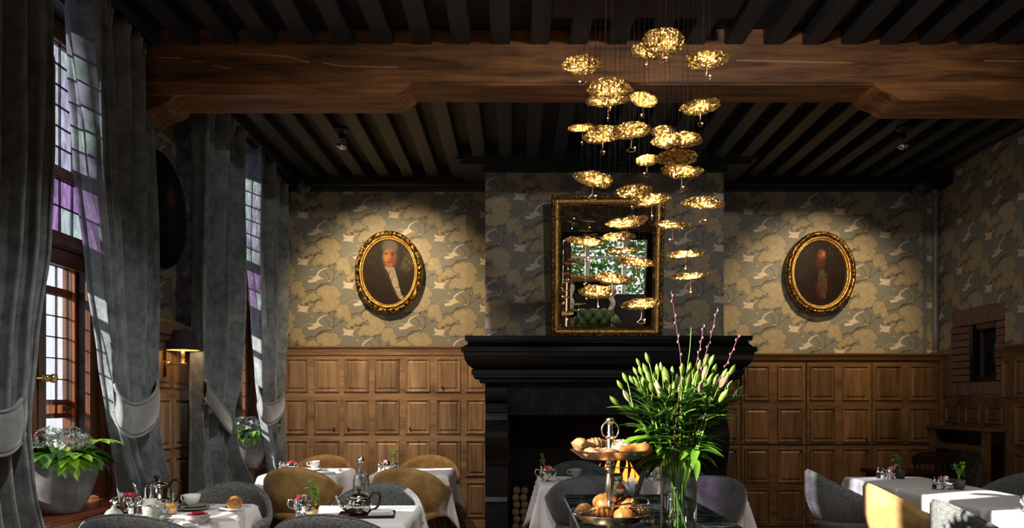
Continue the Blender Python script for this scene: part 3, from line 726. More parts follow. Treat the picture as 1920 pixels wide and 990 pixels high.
for i, (a, c) in enumerate(WINS):                # daylight comes in through these openings
    pl = bpy.data.lights.new('window_portal', 'AREA'); pl.shape = 'RECTANGLE'; pl.size = c-a; pl.size_y = WZ1-WZ0; pl.cycles.is_portal = True
    po = bpy.data.objects.new('window_portal', pl); COL.objects.link(po); po.location = (XL-.43, (a+c)/2, (WZ0+WZ1)/2)
    po.rotation_euler = Vector((-1, 0, 0)).to_track_quat('Z', 'Y').to_euler()
# dark curtain boxes above the windows
for i, (a, c) in enumerate(WINS[:2]):
    structure(MB().box(XL+.002, XL+.20, a-.1, min(c+.1, D-.3), 3.53, ZB-.001).box(XL+.20, XL+.215, a-.1, min(c+.1, D-.3), 3.55, ZB-.001).build('trim_%d' % (i+4), 'black'))

# right wall with a brick slit-window niche
NY0, NY1, NZ0, NZ1 = 6.74, 7.56, 1.42, 2.24      # brick surround
OY0, OY1, OZ0, OZ1 = 6.86, 7.20, 1.55, 2.08      # opening
an_r = (7.30, 3.41)
b = MB()
def rq(y0, y1, z0, z1): wallquad(b, [(XR, y0, z0), (XR, y1, z0), (XR, y1, z1), (XR, y0, z1)], an_r, 1, -1)
rq(YB, NY0, 0, ZB); rq(NY1, D+.1, 0, ZB); rq(NY0, NY1, NZ1, ZB); rq(NY0, NY1, 0, NZ0)
for y0, y1, z0, z1 in ((YB-.2, OY0, 0, ZB), (OY1, D+.1, 0, ZB), (OY0, OY1, OZ1, ZB), (OY0, OY1, 0, OZ0)):
    b.box(XR+.03, XR+.30, y0, y1, z0, z1, 1)
b.box(XR+.30, XR+.34, OY0-.1, OY1+.1, OZ0-.1, OZ1+.1, 1)
wall_right = structure(b.build('wall_right', ['wallpaper', 'mortar']))
rb = random.Random(5); z = NZ0
bricks = [MB().box(-.5, .5, -.5, .5, -.5, .5).build('brick', 'brick', None, 0.05) for _ in range(1)]
def brick(y0, y1, z0, z1):
    piece(bricks[0], (XR+.012+rb.uniform(-.012, .006), (y0+y1)/2, (z0+z1)/2), wall_right, (0, rb.uniform(-.06, .06), rb.uniform(-.05, .05)), (.05, max(.03, y1-y0-.008), z1-z0-.008))
y = NY0
while y < NY1-.01:                                # soldier course below and above
    brick(y, min(y+.068, NY1), NZ0, OZ0); brick(y, min(y+.068, NY1), OZ1, NZ1); y += .068
z = OZ0; j = 0
while z < OZ1-.01:
    h = min(.066, OZ1-z); m_ = OY1+.06+(NY1-OY1-.06)*(.45 if j % 2 else .62)
    brick(NY0, OY0, z, z+h); brick(OY1+.06, m_, z, z+h); brick(m_, NY1, z, z+h); z += .066; j += 1
b = MB(); b.box(XR-.01, XR+.06, OY1, OY1+.055, OZ0, OZ1); b.box(XR+.01, XR+.05, OY0, OY1, OZ0, OZ0+.05); b.box(XR+.01, XR+.05, OY0, OY1, OZ1-.05, OZ1); b.box(XR+.01, XR+.05, OY0, OY0+.03, OZ0, OZ1)
b.build('slit_window_frame', 'darkwood', wall_right, .004)
b = MB().box(XR+.10, XR+.105, OY0, OY1, OZ0, OZ1); b.build('slit_window_pane', 'pane_dark', wall_right)
b = MB()
for k in range(-4, 9):
    for sgn in (1, -1):
        c0 = OY0+k*.085; p0, p1 = [], []
        t0, t1 = None, None
        for q in range(0, 61):
            yy = c0+sgn*(q/60*.53)*.6 if sgn > 0 else c0+.34-(q/60*.53)*.6
            if OY0 < yy < OY1:
                zz_ = OZ0+q/60*.53
                if t0 is None: t0 = (XR+.096, yy, zz_)
                t1 = (XR+.096, yy, zz_)
        if t0 and t1 and t0 != t1: b.tube([t0, t1], .004, 4)
b.build('lattice_came', 'lead', wall_right, kind='stuff')
b = MB(); b.box(XR-.045, XR+.002, 3.5, NY0-.012, 0, 1.82); b.box(XR-.045, XR+.002, NY0-.012, D-.15, 0, NZ0-.01); b.box(XR-.045, XR+.002, NY1+.01, D-.15, NZ0-.02, 1.80)
b.build('wainscot_board', 'oakdarkrail', wall_right)
MB().prism([(XR, 1.845), (XR-.09, 1.845), (XR-.09, 1.83), (XR-.075, 1.81), (XR-.06, 1.78), (XR-.05, 1.75), (XR, 1.75)], 3.5, NY0+.0, 'y').build('dado_rail', 'oakdarkrail', wall_right)
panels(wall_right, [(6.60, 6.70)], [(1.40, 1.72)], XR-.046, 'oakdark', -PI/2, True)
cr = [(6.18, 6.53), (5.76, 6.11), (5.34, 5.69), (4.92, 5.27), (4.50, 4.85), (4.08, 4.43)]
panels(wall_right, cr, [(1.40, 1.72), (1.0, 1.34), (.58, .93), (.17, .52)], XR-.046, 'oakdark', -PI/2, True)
panels(wall_right, [(6.70, 6.93), (7.02, 7.25), (7.34, 7.58)], [(1.165, 1.325)], XR-.046, 'oakdark', -PI/2, True)
structure(MB().box(XR-.06, XR-.03, 3.5, D-.2, 0, .13).build('baseboard_right', 'oakdarkrail', None, .005))

# wall behind the camera: an opening with an open oak door leaf, a sitting room and garden light beyond
OX0, OX1, OZT = 1.10, 3.15, 2.75
b = MB()
RX0, RX1, RZ0, RZ1 = -2.2, .3, .25, 2.65                # unseen garden window, added behind the camera to light the room
for x0, x1, z0, z1 in ((XL, RX0, 0, ZB), (RX0, RX1, 0, RZ0), (RX0, RX1, RZ1, ZB), (RX1, OX0, 0, ZB), (OX1, XR+.05, 0, ZB), (OX0, OX1, OZT, ZB)):
    b.add([(x0, YB, z0), (x1, YB, z0), (x1, YB, z1), (x0, YB, z1)], [(0, 1, 2, 3)], 0, False, [[wp(-p[0], p[2], (0, 2.4)) for p in ((x0, 0, z0), (x1, 0, z0), (x1, 0, z1), (x0, 0, z1))]])
    b.box(x0, x1, YB-.25, YB-.004, z0, z1, 1)
wall_front = structure(b.build('wall_front', ['wallpaper', 'plaster']))
b = MB(); b.box(OX0-.14, OX0+.02, YB-.2, YB+.05, 0, OZT+.16); b.box(OX1-.02, OX1+.14, YB-.2, YB+.05, 0, OZT+.16); b.box(OX0, OX1, YB-.2, YB+.05, OZT, OZT+.18)
structure(b.build('door_1', 'darkwood', None, .01))
b = MB(); b.box(-.025, .025, 0, .75, .02, OZT-.02); dl = b.build('door_leaf', 'oak'); dl.location = (OX0+.06, YB+.02, 0); dl.rotation_euler = (0, 0, -.10); dl.parent = bpy.data.objects['door_1']
panels(dl, [(.09, .34), (.41, .66)], [(.15, .65), (.75, 1.25), (1.35, 1.85), (1.95, 2.60)], .026, 'oak', PI/2, True)
structure(MB().box(OX0-1.2, OX0-1.0, YB-4.4, YB-.25, 0, ZB).build('wall_sitting_room_left', 'plaster'))
structure(MB().box(OX1+1.6, OX1+1.8, YB-4.4, YB-.25, 0, ZB).build('wall_sitting_room_right', 'plaster'))
b = MB(); gy = YB-4.4
b.box(OX0-1.2, OX1+1.8, gy, gy+.15, 0, 1.15, 1); b.box(OX0-1.2, OX1+1.8, gy, gy+.15, 3.3, ZB)
for x in (OX0-1.15, OX0-.1, OX0+1.0, OX0+2.1, OX0+3.2, OX1+1.7): b.box(x-.06, x+.06, gy, gy+.15, 1.15, 3.3)
b.box(OX0-1.2, OX1+1.8, gy+.03, gy+.10, 2.2, 2.26)
gw = structure(b.build('window_5', ['plaster', 'cabinet']))
for i in range(5): pane_ = MB().box(OX0-1.1+i*1.08, OX0-.14+i*1.08, gy+.06, gy+.064, 1.15, 3.3).build('pane', 'pane', gw)

b = MB(); b.box(RX0, RX0+.07, YB-.2, YB+.02, RZ0, RZ1); b.box(RX1-.07, RX1, YB-.2, YB+.02, RZ0, RZ1); b.box(RX0, RX1, YB-.2, YB+.02, RZ0, RZ0+.07); b.box(RX0, RX1, YB-.2, YB+.02, RZ1-.07, RZ1)
for k in (1, 2): b.box(RX0+k*(RX1-RX0)/3-.03, RX0+k*(RX1-RX0)/3+.03, YB-.14, YB-.02, RZ0+.07, RZ1-.07)
gw6 = structure(b.build('window_6', 'window_wood', None, .005))
for k in range(3): MB().box(RX0+.035+k*(RX1-RX0)/3+.035, RX0+(k+1)*(RX1-RX0)/3-.04, YB-.08, YB-.076, RZ0+.07, RZ1-.07).build('pane', 'window_glass', gw6)
pl = bpy.data.lights.new('window_portal', 'AREA'); pl.shape = 'RECTANGLE'; pl.size = RX1-RX0; pl.size_y = RZ1-RZ0; pl.cycles.is_portal = True
po = bpy.data.objects.new('window_portal', pl); COL.objects.link(po); po.location = ((RX0+RX1)/2, YB-.26, (RZ0+RZ1)/2); po.rotation_euler = Vector((0, -1, 0)).to_track_quat('Z', 'Y').to_euler()
pl = bpy.data.lights.new('window_portal', 'AREA'); pl.shape = 'RECTANGLE'; pl.size = OX1-OX0+3; pl.size_y = 2.15; pl.cycles.is_portal = True
po = bpy.data.objects.new('window_portal', pl); COL.objects.link(po); po.location = ((OX0+OX1)/2+.3, gy-.02, 2.225); po.rotation_euler = Vector((0, -1, 0)).to_track_quat('Z', 'Y').to_euler()

# ------------------------------------------------------------------ great oak beam on carved corbels
def curve(pts, n=8):                             # Catmull-Rom through points
    out = []; L = len(pts)
    for i in range(L-1):
        p0, p1, p2, p3 = [Vector(pts[max(0, min(L-1, i+k))]) for k in (-1, 0, 1, 2)]
        for k in range(n):
            t = k/n; out.append(0.5*((2*p1)+(p2-p0)*t+(2*p0-5*p1+4*p2-p3)*t*t+(3*p1-p0-3*p2+p3)*t**3))
    out.append(Vector(pts[-1])); return out
B0, B1 = 4.75, 5.05
b = MB().box(XL, XR, B0, B1, 3.315, ZB-.001)
beam = structure(b.build('ceiling_beam', 'beam', None, .012))
def corbel(pts, y0=B0-.004, y1=B1+.004): return MB().prism(pts, y0, y1, 'y').build('corbel', 'beam', beam)
corbel([(XL, 3.33), (XL, 3.25), (-.83, 3.25), (-.745, 3.25), (-.735, 3.262), (-.715, 3.266), (-.70, 3.272), (-.685, 3.285), (-.675, 3.302), (-.655, 3.304), (-.65, 3.312), (-.64, 3.33)])
corbel([(XL, 3.27), (XL, 3.11), (-2.34, 3.11), (-2.31, 3.125), (-2.27, 3.16), (-2.22, 3.18), (-2.18, 3.19), (-2.14, 3.215), (-2.12, 3.25), (-2.11, 3.27)], B0+.012, B1-.012)
corbel([(XR, 3.33), (XR, 3.215), (2.37, 3.215), (2.345, 3.222), (2.31, 3.25), (2.27, 3.265), (2.24, 3.275), (2.215, 3.295), (2.20, 3.312), (2.18, 3.33)])

for pts in ([(445, 101), (520, 104), (560, 112), (580, 118)], [(605, 117), (640, 124), (690, 125), (745, 126)], [(290, 107), (340, 109)], [(355, 113), (380, 117)], [(400, 123), (432, 129)], [(1380, 113), (1500, 116), (1600, 118)], [(1845, 114), (1920, 115)]):
    MB().tube(curve([P(x, y, B0+.001) for x, y in pts], 5), .0032, 5).build('split', 'rawsplit', beam)

# ------------------------------------------------------------------ mantelpiece
mp = thing('mantelpiece', 'black carved stone mantelpiece standing against the papered chimney breast', 'mantelpiece', ((BX0+BX1)/2, BY, 0))
def loops(prof, x0, x1, y, yb):                  # moulding with mitred returns: (offset, z) from bottom to top
    b = MB(); vs = []
    for o, z in prof: vs += [(x0-o, yb, z), (x0-o, y-o, z), (x1+o, y-o, z), (x1+o, yb, z)]
    n = len(prof)
    fs = [(i*4+k, i*4+(k+1) % 4, (i+1)*4+(k+1) % 4, (i+1)*4+k) for i in range(n-1) for k in range(4)]+[(0, 1, 2, 3), ((n-1)*4, (n-1)*4+1, (n-1)*4+2, (n-1)*4+3)]
    return b.add(vs, fs)
def local(o, p): o.parent = p; o.matrix_parent_inverse = Matrix.Translation(p.location).inverted(); return o
ov = [(.171*math.sin(t)**.8*.55+.095*1.0, 1.66+.07*(1-math.cos(t))) for t in np.linspace(0, PI/2, 6)]
prof = [(0, 1.528), (.035, 1.53), (.045, 1.545), (.045, 1.56), (.08, 1.565), (.095, 1.58), (.095, 1.60), (.112, 1.605), (.112, 1.645), (.10, 1.655), (.105, 1.662), (.125, 1.675), (.150, 1.70), (.168, 1.735), (.176, 1.77), (.178, 1.80), (.199, 1.805), (.199, 1.845), (.175, 1.85), (.150, 1.868), (.136, 1.89), (.136, 1.90), (.165, 1.905), (.168, 1.945)]
local(loops(prof, BX0+.0, BX1, BY-.16, BY-.002).build('shelf', 'blackgloss'), mp)
local(MB().box(-.08, 1.705, BY-.10, BY-.002, 1.25, 1.53).box(-.08, 1.705, BY-.115, BY-.002, 1.245, 1.26).build('frieze', 'frieze'), mp)
lp = [(0, 1.53), (-.15, 1.53), (-.165, 1.515)]+[(-.16-.035*math.cos(a)+.0, 1.445+.075*math.sin(a)) for a in np.linspace(1.3, -1.3, 9)]+[(-.14, 1.36), (-.15, 1.345), (-.15, 1.33), (-.10, 1.325), (-.10, 1.30), (-.135, 1.295), (-.135, 1.275), (-.11, 1.27)]
lp += [(-.115, 1.25), (-.13, 1.20), (-.17, 1.15), (-.205, 1.10), (-.215, 1.04), (-.205, .98), (-.18, .90), (-.15, .84), (-.145, .80), (-.16, .79), (-.12, .78), (-.11, .50), (-.125, .46), (-.15, .44), (-.15, .40), (-.165, .38), (-.165, .20), (-.19, .18), (-.19, 0), (0, 0)]
for x0 in (BX0+.005, BX1-.205):
    lg = local(MB().prism([(BY-.003+y, z) for y, z in lp], x0, x0+.20, 'x').build('console_leg', 'blackgloss', None, .006), mp)
    c = MB().lathe([(.001, -.215), (.04, -.212), (.055, -.2), (.06, 0), (.055, .0)], 20, (x0+.207, BY-.165, 1.445), ax='x').build('scroll', 'blackgloss'); c.parent = lg; c.matrix_parent_inverse = Matrix.Translation(mp.location).inverted()
    for q in range(3):
        c = MB().sphere((x0+.045+.055*q, BY-.192, 1.10), .03, 10, sc=(.7, .5, 2.2)).build('gadroon', 'blackgloss'); c.parent = lg; c.matrix_parent_inverse = Matrix.Translation(mp.location).inverted()
# fire, grate and stacked logs
fire = thing('log_fire', 'small log fire with orange flames burning in the black fireplace', 'fire', (.96, 7.42, .18))
b = MB()
for x in (-.3, .3): b.tube([(x, -.15, 0), (x, -.15, .28), (x, .12, .28), (x, .12, 0)], .012, 6)
b.tube([(-.3, -.15, .26), (.3, -.15, .26)], .012, 6).tube([(-.3, .1, .26), (.3, .1, .26)], .012, 6); b.build('grate', 'lead', fire)
for i, (x, y, z, a) in enumerate(((-.05, -.06, .33, .1), (.05, .05, .34, -.15), (0, 0, .44, .5))):
    MB().tube([(x-.28, y-a*.2, z), (x+.28, y+a*.2, z+.02)], .055, 10).build('burning_log', 'log', fire)
rf = random.Random(4)
for i in range(7):
    x, h = -.21+.07*i+rf.uniform(-.02, .02), .16+.15*math.sin(PI*(i+.5)/7)+rf.uniform(-.03, .06)
    def fl(u, v, x=x, h=h, s=i): return (x+.034*math.sin(PI*min(1, v*.98+.02)**.6)*math.cos(2*PI*u)*(1-v*.5)+.025*math.sin(v*5+s)*v, -.02+.03*math.sin(2*PI*u)*(1-v)+.02*(s % 2), .36+h*v)
    MB().grid(fl, 8, 9, True).build('flame', 'flame', fire)
fs_ = thing('fire_screen', 'thin brass-framed fire screen rail across the hearth opening', 'screen', (1.0, 7.02, .03))
MB().tube([(-.68, 0, .735), (.62, 0, .735)], .007, 6).build('top_rail', 'brass', fs_)
for x in (-.66, -.22, .22, .60): MB().tube([(x, 0, 0), (x, 0, .735)], .005, 6).build('upright', 'brass', fs_)
lgp = MB().tube([(0, -.14, 0), (0, .14, 0)], .036, 9, 0, False, False).build('firewood_log', 'log')
tag(lgp, 'split firewood log stacked inside the left of the fireplace', 'log', 'firewood stacked in the fireplace')
le = MB().lathe([(.001, -.141), (.034, -.1405), (.035, -.138)], 9, ax='y').build('cut_end', 'logend', lgp)
for r in range(8):
    for c in range(2):
        o = lgp if (r == 0 and c == 0) else dup(lgp)
        o.location = (-.005+.074*c+.01*(r % 2), 7.34, .068+.067*r)
        o['label'] = 'firewood log stacked in the fireplace, %s from the bottom of the %s column' % (('first', 'second', 'third', 'fourth', 'fifth', 'sixth', 'seventh', 'eighth')[r], ('left', 'right')[c])

# ------------------------------------------------------------------ gilt mirror leaning out over the mantel
mw, mh, mt = 1.0, 1.245, .095
TILT = .105
mir = thing('wall_mirror', 'large rectangular gilt-framed mirror standing on the black mantelpiece', 'mirror', ((1136-CX)*7.0/F, 6.985, 1.95))
mir.rotation_euler = (TILT, 0, 0)
def frame_ring(prof, name, mat):                 # prof: (inset from the outer edge, forward)
    b = MB(); vs = []
    for ins, f in prof:
        x, z0, z1 = mw/2-ins, ins, mh-ins
        vs += [(-x, -f, z0), (x, -f, z0), (x, -f, z1), (-x, -f, z1)]
    n = len(prof); b.add(vs, [(i*4+k, i*4+(k+1) % 4, (i+1)*4+(k+1) % 4, (i+1)*4+k) for i in range(n-1) for k in range(4)])
    return b.build(name, mat, mir)
frame_ring([(0, -.02), (0, .05), (.008, .062), (.022, .064), (.030, .055), (.034, .045)], 'outer_moulding', 'giltdark')
frame_ring([(.034, .045), (.045, .05), (.058, .046), (.070, .034), (.074, .03)], 'middle_moulding', 'gilt2')
frame_ring([(.074, .03), (.082, .034), (.088, .030), (.095, .012), (.095, .006)], 'inner_moulding', 'giltdark')
MB().box(-mw/2+.09, mw/2-.09, -.012, -.006, .09, mh-.09).build('mirror_glass', 'mirror', mir)
MB().box(-mw/2+.01, mw/2-.01, -.003, .018, .01, mh-.01).build('backing_board', 'darkwood', mir)

# ------------------------------------------------------------------ oval portraits
def oval(name, label, loc, a, bb, ia, ib, pk, rot, gilt, tilt=0.0, frame=True):
    t = thing(name, label, 'painting', loc); t.rotation_euler = (tilt, 0, rot)
    n = 72
    def ring(prof, nm, mat, lump=0.0):
        def fn(u, v):
            i = v*(len(prof)-1); k = min(int(i), len(prof)-2); f = i-k
            s = prof[k][0]*(1-f)+prof[k+1][0]*f; h = prof[k][1]*(1-f)+prof[k+1][1]*f
            th = 2*PI*u; w_ = math.sin(PI*v)
            h2 = h+lump*w_*(.5+.5*math.sin(th*34+3*math.sin(th*11))*math.cos(v*9)); s2 = s+lump*.5*math.cos(th*22+1)*w_
            return ((ia+(a-ia)*s2)*math.cos(th), -h2, (ib+(bb-ib)*s2)*math.sin(th))
        MB().grid(fn, 176, len(prof)*2-1, True).build(nm, mat, t)
    if frame:
        ring([(1.0, -.03), (1.02, .02), (.95, .045), (.80, .058), (.62, .055), (.50, .040), (.46, .03)], 'carved_border', gilt, .016)
        ring([(.48, .03), (.44, .048), (.36, .052), (.26, .046), (.20, .034)], 'bead_moulding', 'gilt2', .003)
        ring([(.20, .034), (.14, .036), (.05, .020), (0, .005)], 'inner_slip', 'gilt2')
    vs, uv = [(0, -.012, 0)], [(.5, .5)]
    for k in range(n):
        th = 2*PI*k/n; vs.append((ia*1.03*math.cos(th), -.010, ib*1.03*math.sin(th))); uv.append((.5+.5*math.cos(th), .5+.5*math.sin(th)))
    MB().add(vs, [(0, 1+k, 1+(k+1) % n) for k in range(n)], 0, True, [[uv[0], uv[1+k], uv[1+(k+1) % n]] for k in range(n)]).build('canvas', 'painting%d' % pk, t)
    vs = [(a*.9*math.cos(2*PI*k/n), y, bb*.9*math.sin(2*PI*k/n)) for y in (.0, .028) for k in range(n)]
    MB().add(vs, [tuple(range(n)), tuple(range(2*n-1, n-1, -1))]+[(k, (k+1) % n, n+(k+1) % n, n+k) for k in range(n)]).build('stretcher', 'darkwood', t)
    return t
oval('oval_portrait', 'gilt oval portrait of a wigged gentleman in a white cravat, left of the fireplace', (-1.285*.992, D-.05, EYE+(HY-510)*(D-.08)/F), .338, .412, .250, .318, 1, 0, 'gilt')
oval('oval_portrait', 'dark oval portrait of a ruddy-faced figure in a gilt frame, right of the fireplace', (3.04, D-.05, EYE+(HY-512)*(D-.08)/F), .348, .415, .255, .318, 2, 0, 'giltdark')
oval('oval_portrait', 'almost black unframed oval portrait on the papered wall between the curtains', (XL+.035, 5.24, 2.665), .40, .385, .395, .38, 3, PI/2, 'giltdark', 0, False)

# ------------------------------------------------------------------ curtains
def lerp_rows(rows_, z):
    for i in range(len(rows_)-1):
        z1, z0 = rows_[i][0], rows_[i+1][0]
        if z1 >= z >= z0:
            f = (z1-z)/(z1-z0+1e-9); f = f*f*(3-2*f)*.5+f*.5
            return [rows_[i][k]*(1-f)+rows_[i+1][k]*f for k in range(1, len(rows_[i]))]
    return list(rows_[-1][1:])
def curtain(label, rows_, n, tie, seed, hh=.092):
    t = thing('curtain', label, 'curtain', (-2.2, (rows_[0][1]+rows_[0][2])/2, 0)); q = random.Random(seed)
    ph = [q.uniform(0, 6.3) for _ in range(6)]; zt = rows_[0][0]; zb = rows_[-1][0]
    def fn(s, v):
        z = zt+(zb-zt)*v
        uL, uR, xc, amp, x2 = lerp_rows(rows_, z)
        k = s*n+.18*math.sin(s*9+ph[0])+.10*math.sin(v*4+s*5+ph[1])
        fold = math.sin(2*PI*k); fold = math.copysign(abs(fold)**.75, fold)
        am = 1.3*amp*(1+.35*math.sin(s*13+ph[2]))*(1+.12*math.sin(v*7+s*20))
        head = max(0, 1-(zt-z)/.12)
        x = xc+(x2-xc)*s+am*fold+head*.025*math.sin(6*PI*k)
        u = uL+(uR-uL)*(s+.028*math.sin(4*PI*k/1)*min(1, v*6)*.6)
        return (x, u, z+head*.022*math.sin(2*PI*k+.8))
    o = MB().grid(fn, n*18, 64).build('drape', 'curtain'); local(o, t)
    md = o.modifiers.new('thickness', 'SOLIDIFY'); md.thickness = .006
    pts = tie
    m = len(pts)
    cf = curve([(p[0], p[1], p[2]) for p in pts], 8)
    def tf(u, v):
        i = u*(len(cf)-1); k = min(int(i), len(cf)-2); f = i-k; p = cf[k]*(1-f)+cf[k+1]*f
        e = hh*(.85+.15*math.sin(PI*u))
        return (p[0]+.012*math.cos(v*PI-PI/2), p[1], p[2]-e+2*e*v)
    o = MB().grid(tf, 50, 7).build('tieback', 'tie'); local(o, t)
    md = o.modifiers.new('thickness', 'SOLIDIFY'); md.thickness = .012
    tr = []
    for sgn in (1, -1):
        tr.append(MB().tube([tf(u/40, .5+.5*sgn*.98) for u in range(41)], .008, 6))
    for x in tr: local(x.build('piping', 'tie'), t)
    return t
def U(px, X=-2.2): return X*F/(px-CX)            # depth along the left wall of a photo column
xc = -2.22
curtain('grey velvet curtain nearest us at the left edge, tied back behind the hydrangea bowl',
    [(3.52, 2.86, U(110), xc, .060, xc), (2.6, 2.86, U(104), xc, .060, xc), (2.1, 2.84, U(99), xc, .055, xc), (1.62, 2.86, U(75), xc, .05, xc), (1.26, 2.93, U(47), xc, .035, xc+.05), (1.05, 2.93, U(50), xc, .045, xc+.05), (.60, 2.93, U(92), xc, .055, xc+.03), (.02, 2.90, U(112), xc, .06, xc)], 7,
    [(xc-.12, 2.90, 1.45), (xc+.05, U(-60, xc+.05), 1.37), (xc+.12, U(-20, xc+.12), 1.25), (xc+.12, U(20, xc+.12), 1.245), (xc+.08, U(44, xc+.08), 1.30), (xc+.0, U(49, xc), 1.36), (xc-.10, U(46, xc-.1), 1.40)], 1)
curtain('grey velvet curtain tied back beside the dark oval portrait, right of the hydrangea bowl',
    [(3.52, U(150), U(282, -2.35), xc, .055, -2.35), (2.6, U(166), U(283, -2.35), xc, .055, -2.35), (2.05, U(186), U(282, -2.35), xc, .050, -2.35), (1.60, U(206), U(281, -2.35), xc, .04, -2.35), (1.30, U(216), U(284, -2.35), xc, .03, -2.35), (1.12, U(232), U(287, -2.35), xc, .035, -2.35), (.85, U(250), U(298, -2.35), xc, .045, -2.35), (.5, U(278), U(321, -2.35), xc, .05, -2.35), (.02, U(296), U(341, -2.35), xc, .055, -2.35)], 7,
    [(xc-.10, U(214, xc-.1), 1.43), (xc-.0, U(213, xc), 1.395), (xc+.09, U(222, xc+.09), 1.32), (xc+.13, U(246, xc+.13), 1.265), (xc+.11, U(274, xc+.11), 1.28), (xc+.05, U(293, xc+.05), 1.34), (xc-.03, U(297, xc-.03), 1.40), (xc-.12, U(294, xc-.12), 1.43)], 2)
curtain('grey velvet curtain hanging just right of the plum-shaded wall lamp',
    [(3.50, U(369), U(455), xc, .060, xc), (2.6, U(368), U(451), xc, .060, xc), (2.1, U(368), U(449), xc, .055, xc), (1.55, U(368), U(441), xc, .055, xc), (1.28, U(369), U(432), xc, .045, xc), (1.05, U(370), U(437), xc, .05, xc), (.6, U(369), U(474), xc, .06, xc), (.02, U(368), U(490), xc, .06, xc)], 6,
    [(xc+.02, U(384, xc+.02), 1.46), (xc+.10, U(386, xc+.1), 1.44), (xc+.125, U(402, xc+.125), 1.36), (xc+.11, U(420, xc+.11), 1.26), (xc+.05, U(433, xc+.05), 1.19), (xc-.02, U(436, xc-.02), 1.17), (xc-.10, U(434, xc-.1), 1.18)], 3, .070)
curtain('grey velvet curtain in the far corner beside the back wall panelling',
    [(3.50, U(474), min(7.68, U(529, -2.33)), xc, .055, -2.33), (2.6, U(473), min(7.68, U(528, -2.33)), xc, .055, -2.33), (2.05, U(478), min(7.68, U(527, -2.33)), xc, .05, -2.33), (1.60, U(484), min(7.68, U(525, -2.33)), xc, .04, -2.33), (1.27, U(489), min(7.68, U(528, -2.33)), xc, .03, -2.33), (1.1, U(497), min(7.68, U(529, -2.33)), xc, .035, -2.33), (.85, U(507), min(7.68, U(534, -2.33)), xc, .04, -2.33), (.45, U(521), min(7.68, U(551, -2.33)), xc, .04, -2.33), (.02, U(530), min(7.68, U(556, -2.33)), xc, .04, -2.33)], 6,
    [(xc-.10, U(485, xc-.1), 1.45), (xc-.0, U(483, xc), 1.41), (xc+.08, U(489, xc+.08), 1.32), (xc+.11, U(503, xc+.11), 1.26), (xc+.09, U(519, xc+.09), 1.28), (xc+.03, U(530, xc+.03), 1.34), (xc-.05, U(531, xc-.05), 1.39)], 4)

# ------------------------------------------------------------------ wall lamp between the curtains
wl = thing('wall_lamp', 'brass candle wall lamp with a plum fabric shade on the oak panelling', 'lamp', (XL+.05, 5.25, 1.625))
MB().box(0, .014, -.028, .028, -.09, .09).lathe([(.022, .012), (.026, .02), (.014, .03), (.016, .05)], 12, (0, 0, 0), ax='x').build('back_plate', 'brass', wl, .003)
MB().tube(curve([(.04, 0, 0), (.07, 0, -.005), (.10, 0, -.005), (.13, 0, .0)], 4), .006, 8).build('arm', 'brass', wl)
MB().lathe([(.001, -.035), (.008, -.03), (.006, -.018), (.022, -.008), (.028, .0), (.026, .004), (.012, .008), (.014, .03)], 16, (.137, 0, 0)).build('drip_pan', 'brass', wl)
MB().lathe([(.012, .02), (.012, .10)], 14, (.137, 0, 0)).build('candle_tube', 'candle', wl)
MB().sphere((.137, 0, .135), .018, 10, sc=(1, 1, 1.6)).build('bulb', 'bulbglow', wl)
sh = MB().lathe([(.105, .09), (.062, .225)], 32, (.137, 0, 0)).v
b = MB(); n = 32
b.add(sh, [(k, (k+1) % n, n+(k+1) % n, n+k) for k in range(n)], 0, True); b.add([(x*.985+.003, y*.985, z) for x, y, z in sh], [(n+k, n+(k+1) % n, (k+1) % n, k) for k in range(n)], 1, True)
b.lathe([(.001, .222), (.060, .222)], 24, (.137, 0, 0), 1); b.build('shade', ['shade', 'shadein'], wl)  # inner top disc added to block light spilling upward
ld = bpy.data.lights.new('wall_lamp_light', 'POINT'); ld.energy = 3.0; ld.color = (1, .66, .32); ld.shadow_soft_size = .02
lo = bpy.data.objects.new('wall_lamp_light', ld); COL.objects.link(lo); lo.location = (XL+.187, 5.25, 1.745)

# ------------------------------------------------------------------ silvered ceiling bulbs, spot fittings, pipe
def ceil_lamp(label, x, y, z):
    t = thing('ceiling_spot', label, 'lamp', (x, y, ZJ))
    dz = z-ZJ
    MB().lathe([(.001, 0), (.055, 0), (.055, -.018), (.035, -.03), (.008, -.034), (.008, dz+.06), (.001, dz+.06)], 20).build('ceiling_rose', 'black', t)
    MB().lathe([(.016, dz+.075), (.02, dz+.04), (.03, dz+.03), (.001, dz+.028)], 16).build('lamp_holder', 'black', t)
    MB().lathe([(.014, dz+.03), (.03, dz+.015), (.043, dz-.008), (.045, dz-.022), (.001, dz-.022)], 20).build('bulb_neck', 'clear', t)
    MB().lathe([(.045, dz-.022), (.042, dz-.038), (.030, dz-.052), (.014, dz-.058), (.001, dz-.06)], 20).build('silvered_cap', 'silver', t)
    return t
ceil_lamp('silver-tipped bulb lamp under the dark ceiling joists on the left', -1.40, 6.20, 3.445)
ceil_lamp('silver-tipped bulb lamp under the dark ceiling joists on the right', 3.09, 6.18, 3.44)
def spot_light(x, y, z, tgt, e, ang, col=(1, .74, .42), r=.03, blend=.8):
    l = bpy.data.lights.new('picture_or_fill_light', 'SPOT'); l.energy = e; l.spot_size = ang; l.spot_blend = blend; l.color = col; l.shadow_soft_size = r
    o = bpy.data.objects.new('picture_or_fill_light', l); COL.objects.link(o); o.location = (x, y, z)
    o.rotation_euler = (Vector((x, y, z))-Vector(tgt)).to_track_quat('Z', 'Y').to_euler(); return o
spot_light(-1.40, 6.20, 3.36, (-1.25, 7.75, 2.22), 175, 1.35)
spot_light(3.09, 6.18, 3.36, (3.02, 7.75, 2.22), 135, 1.25)
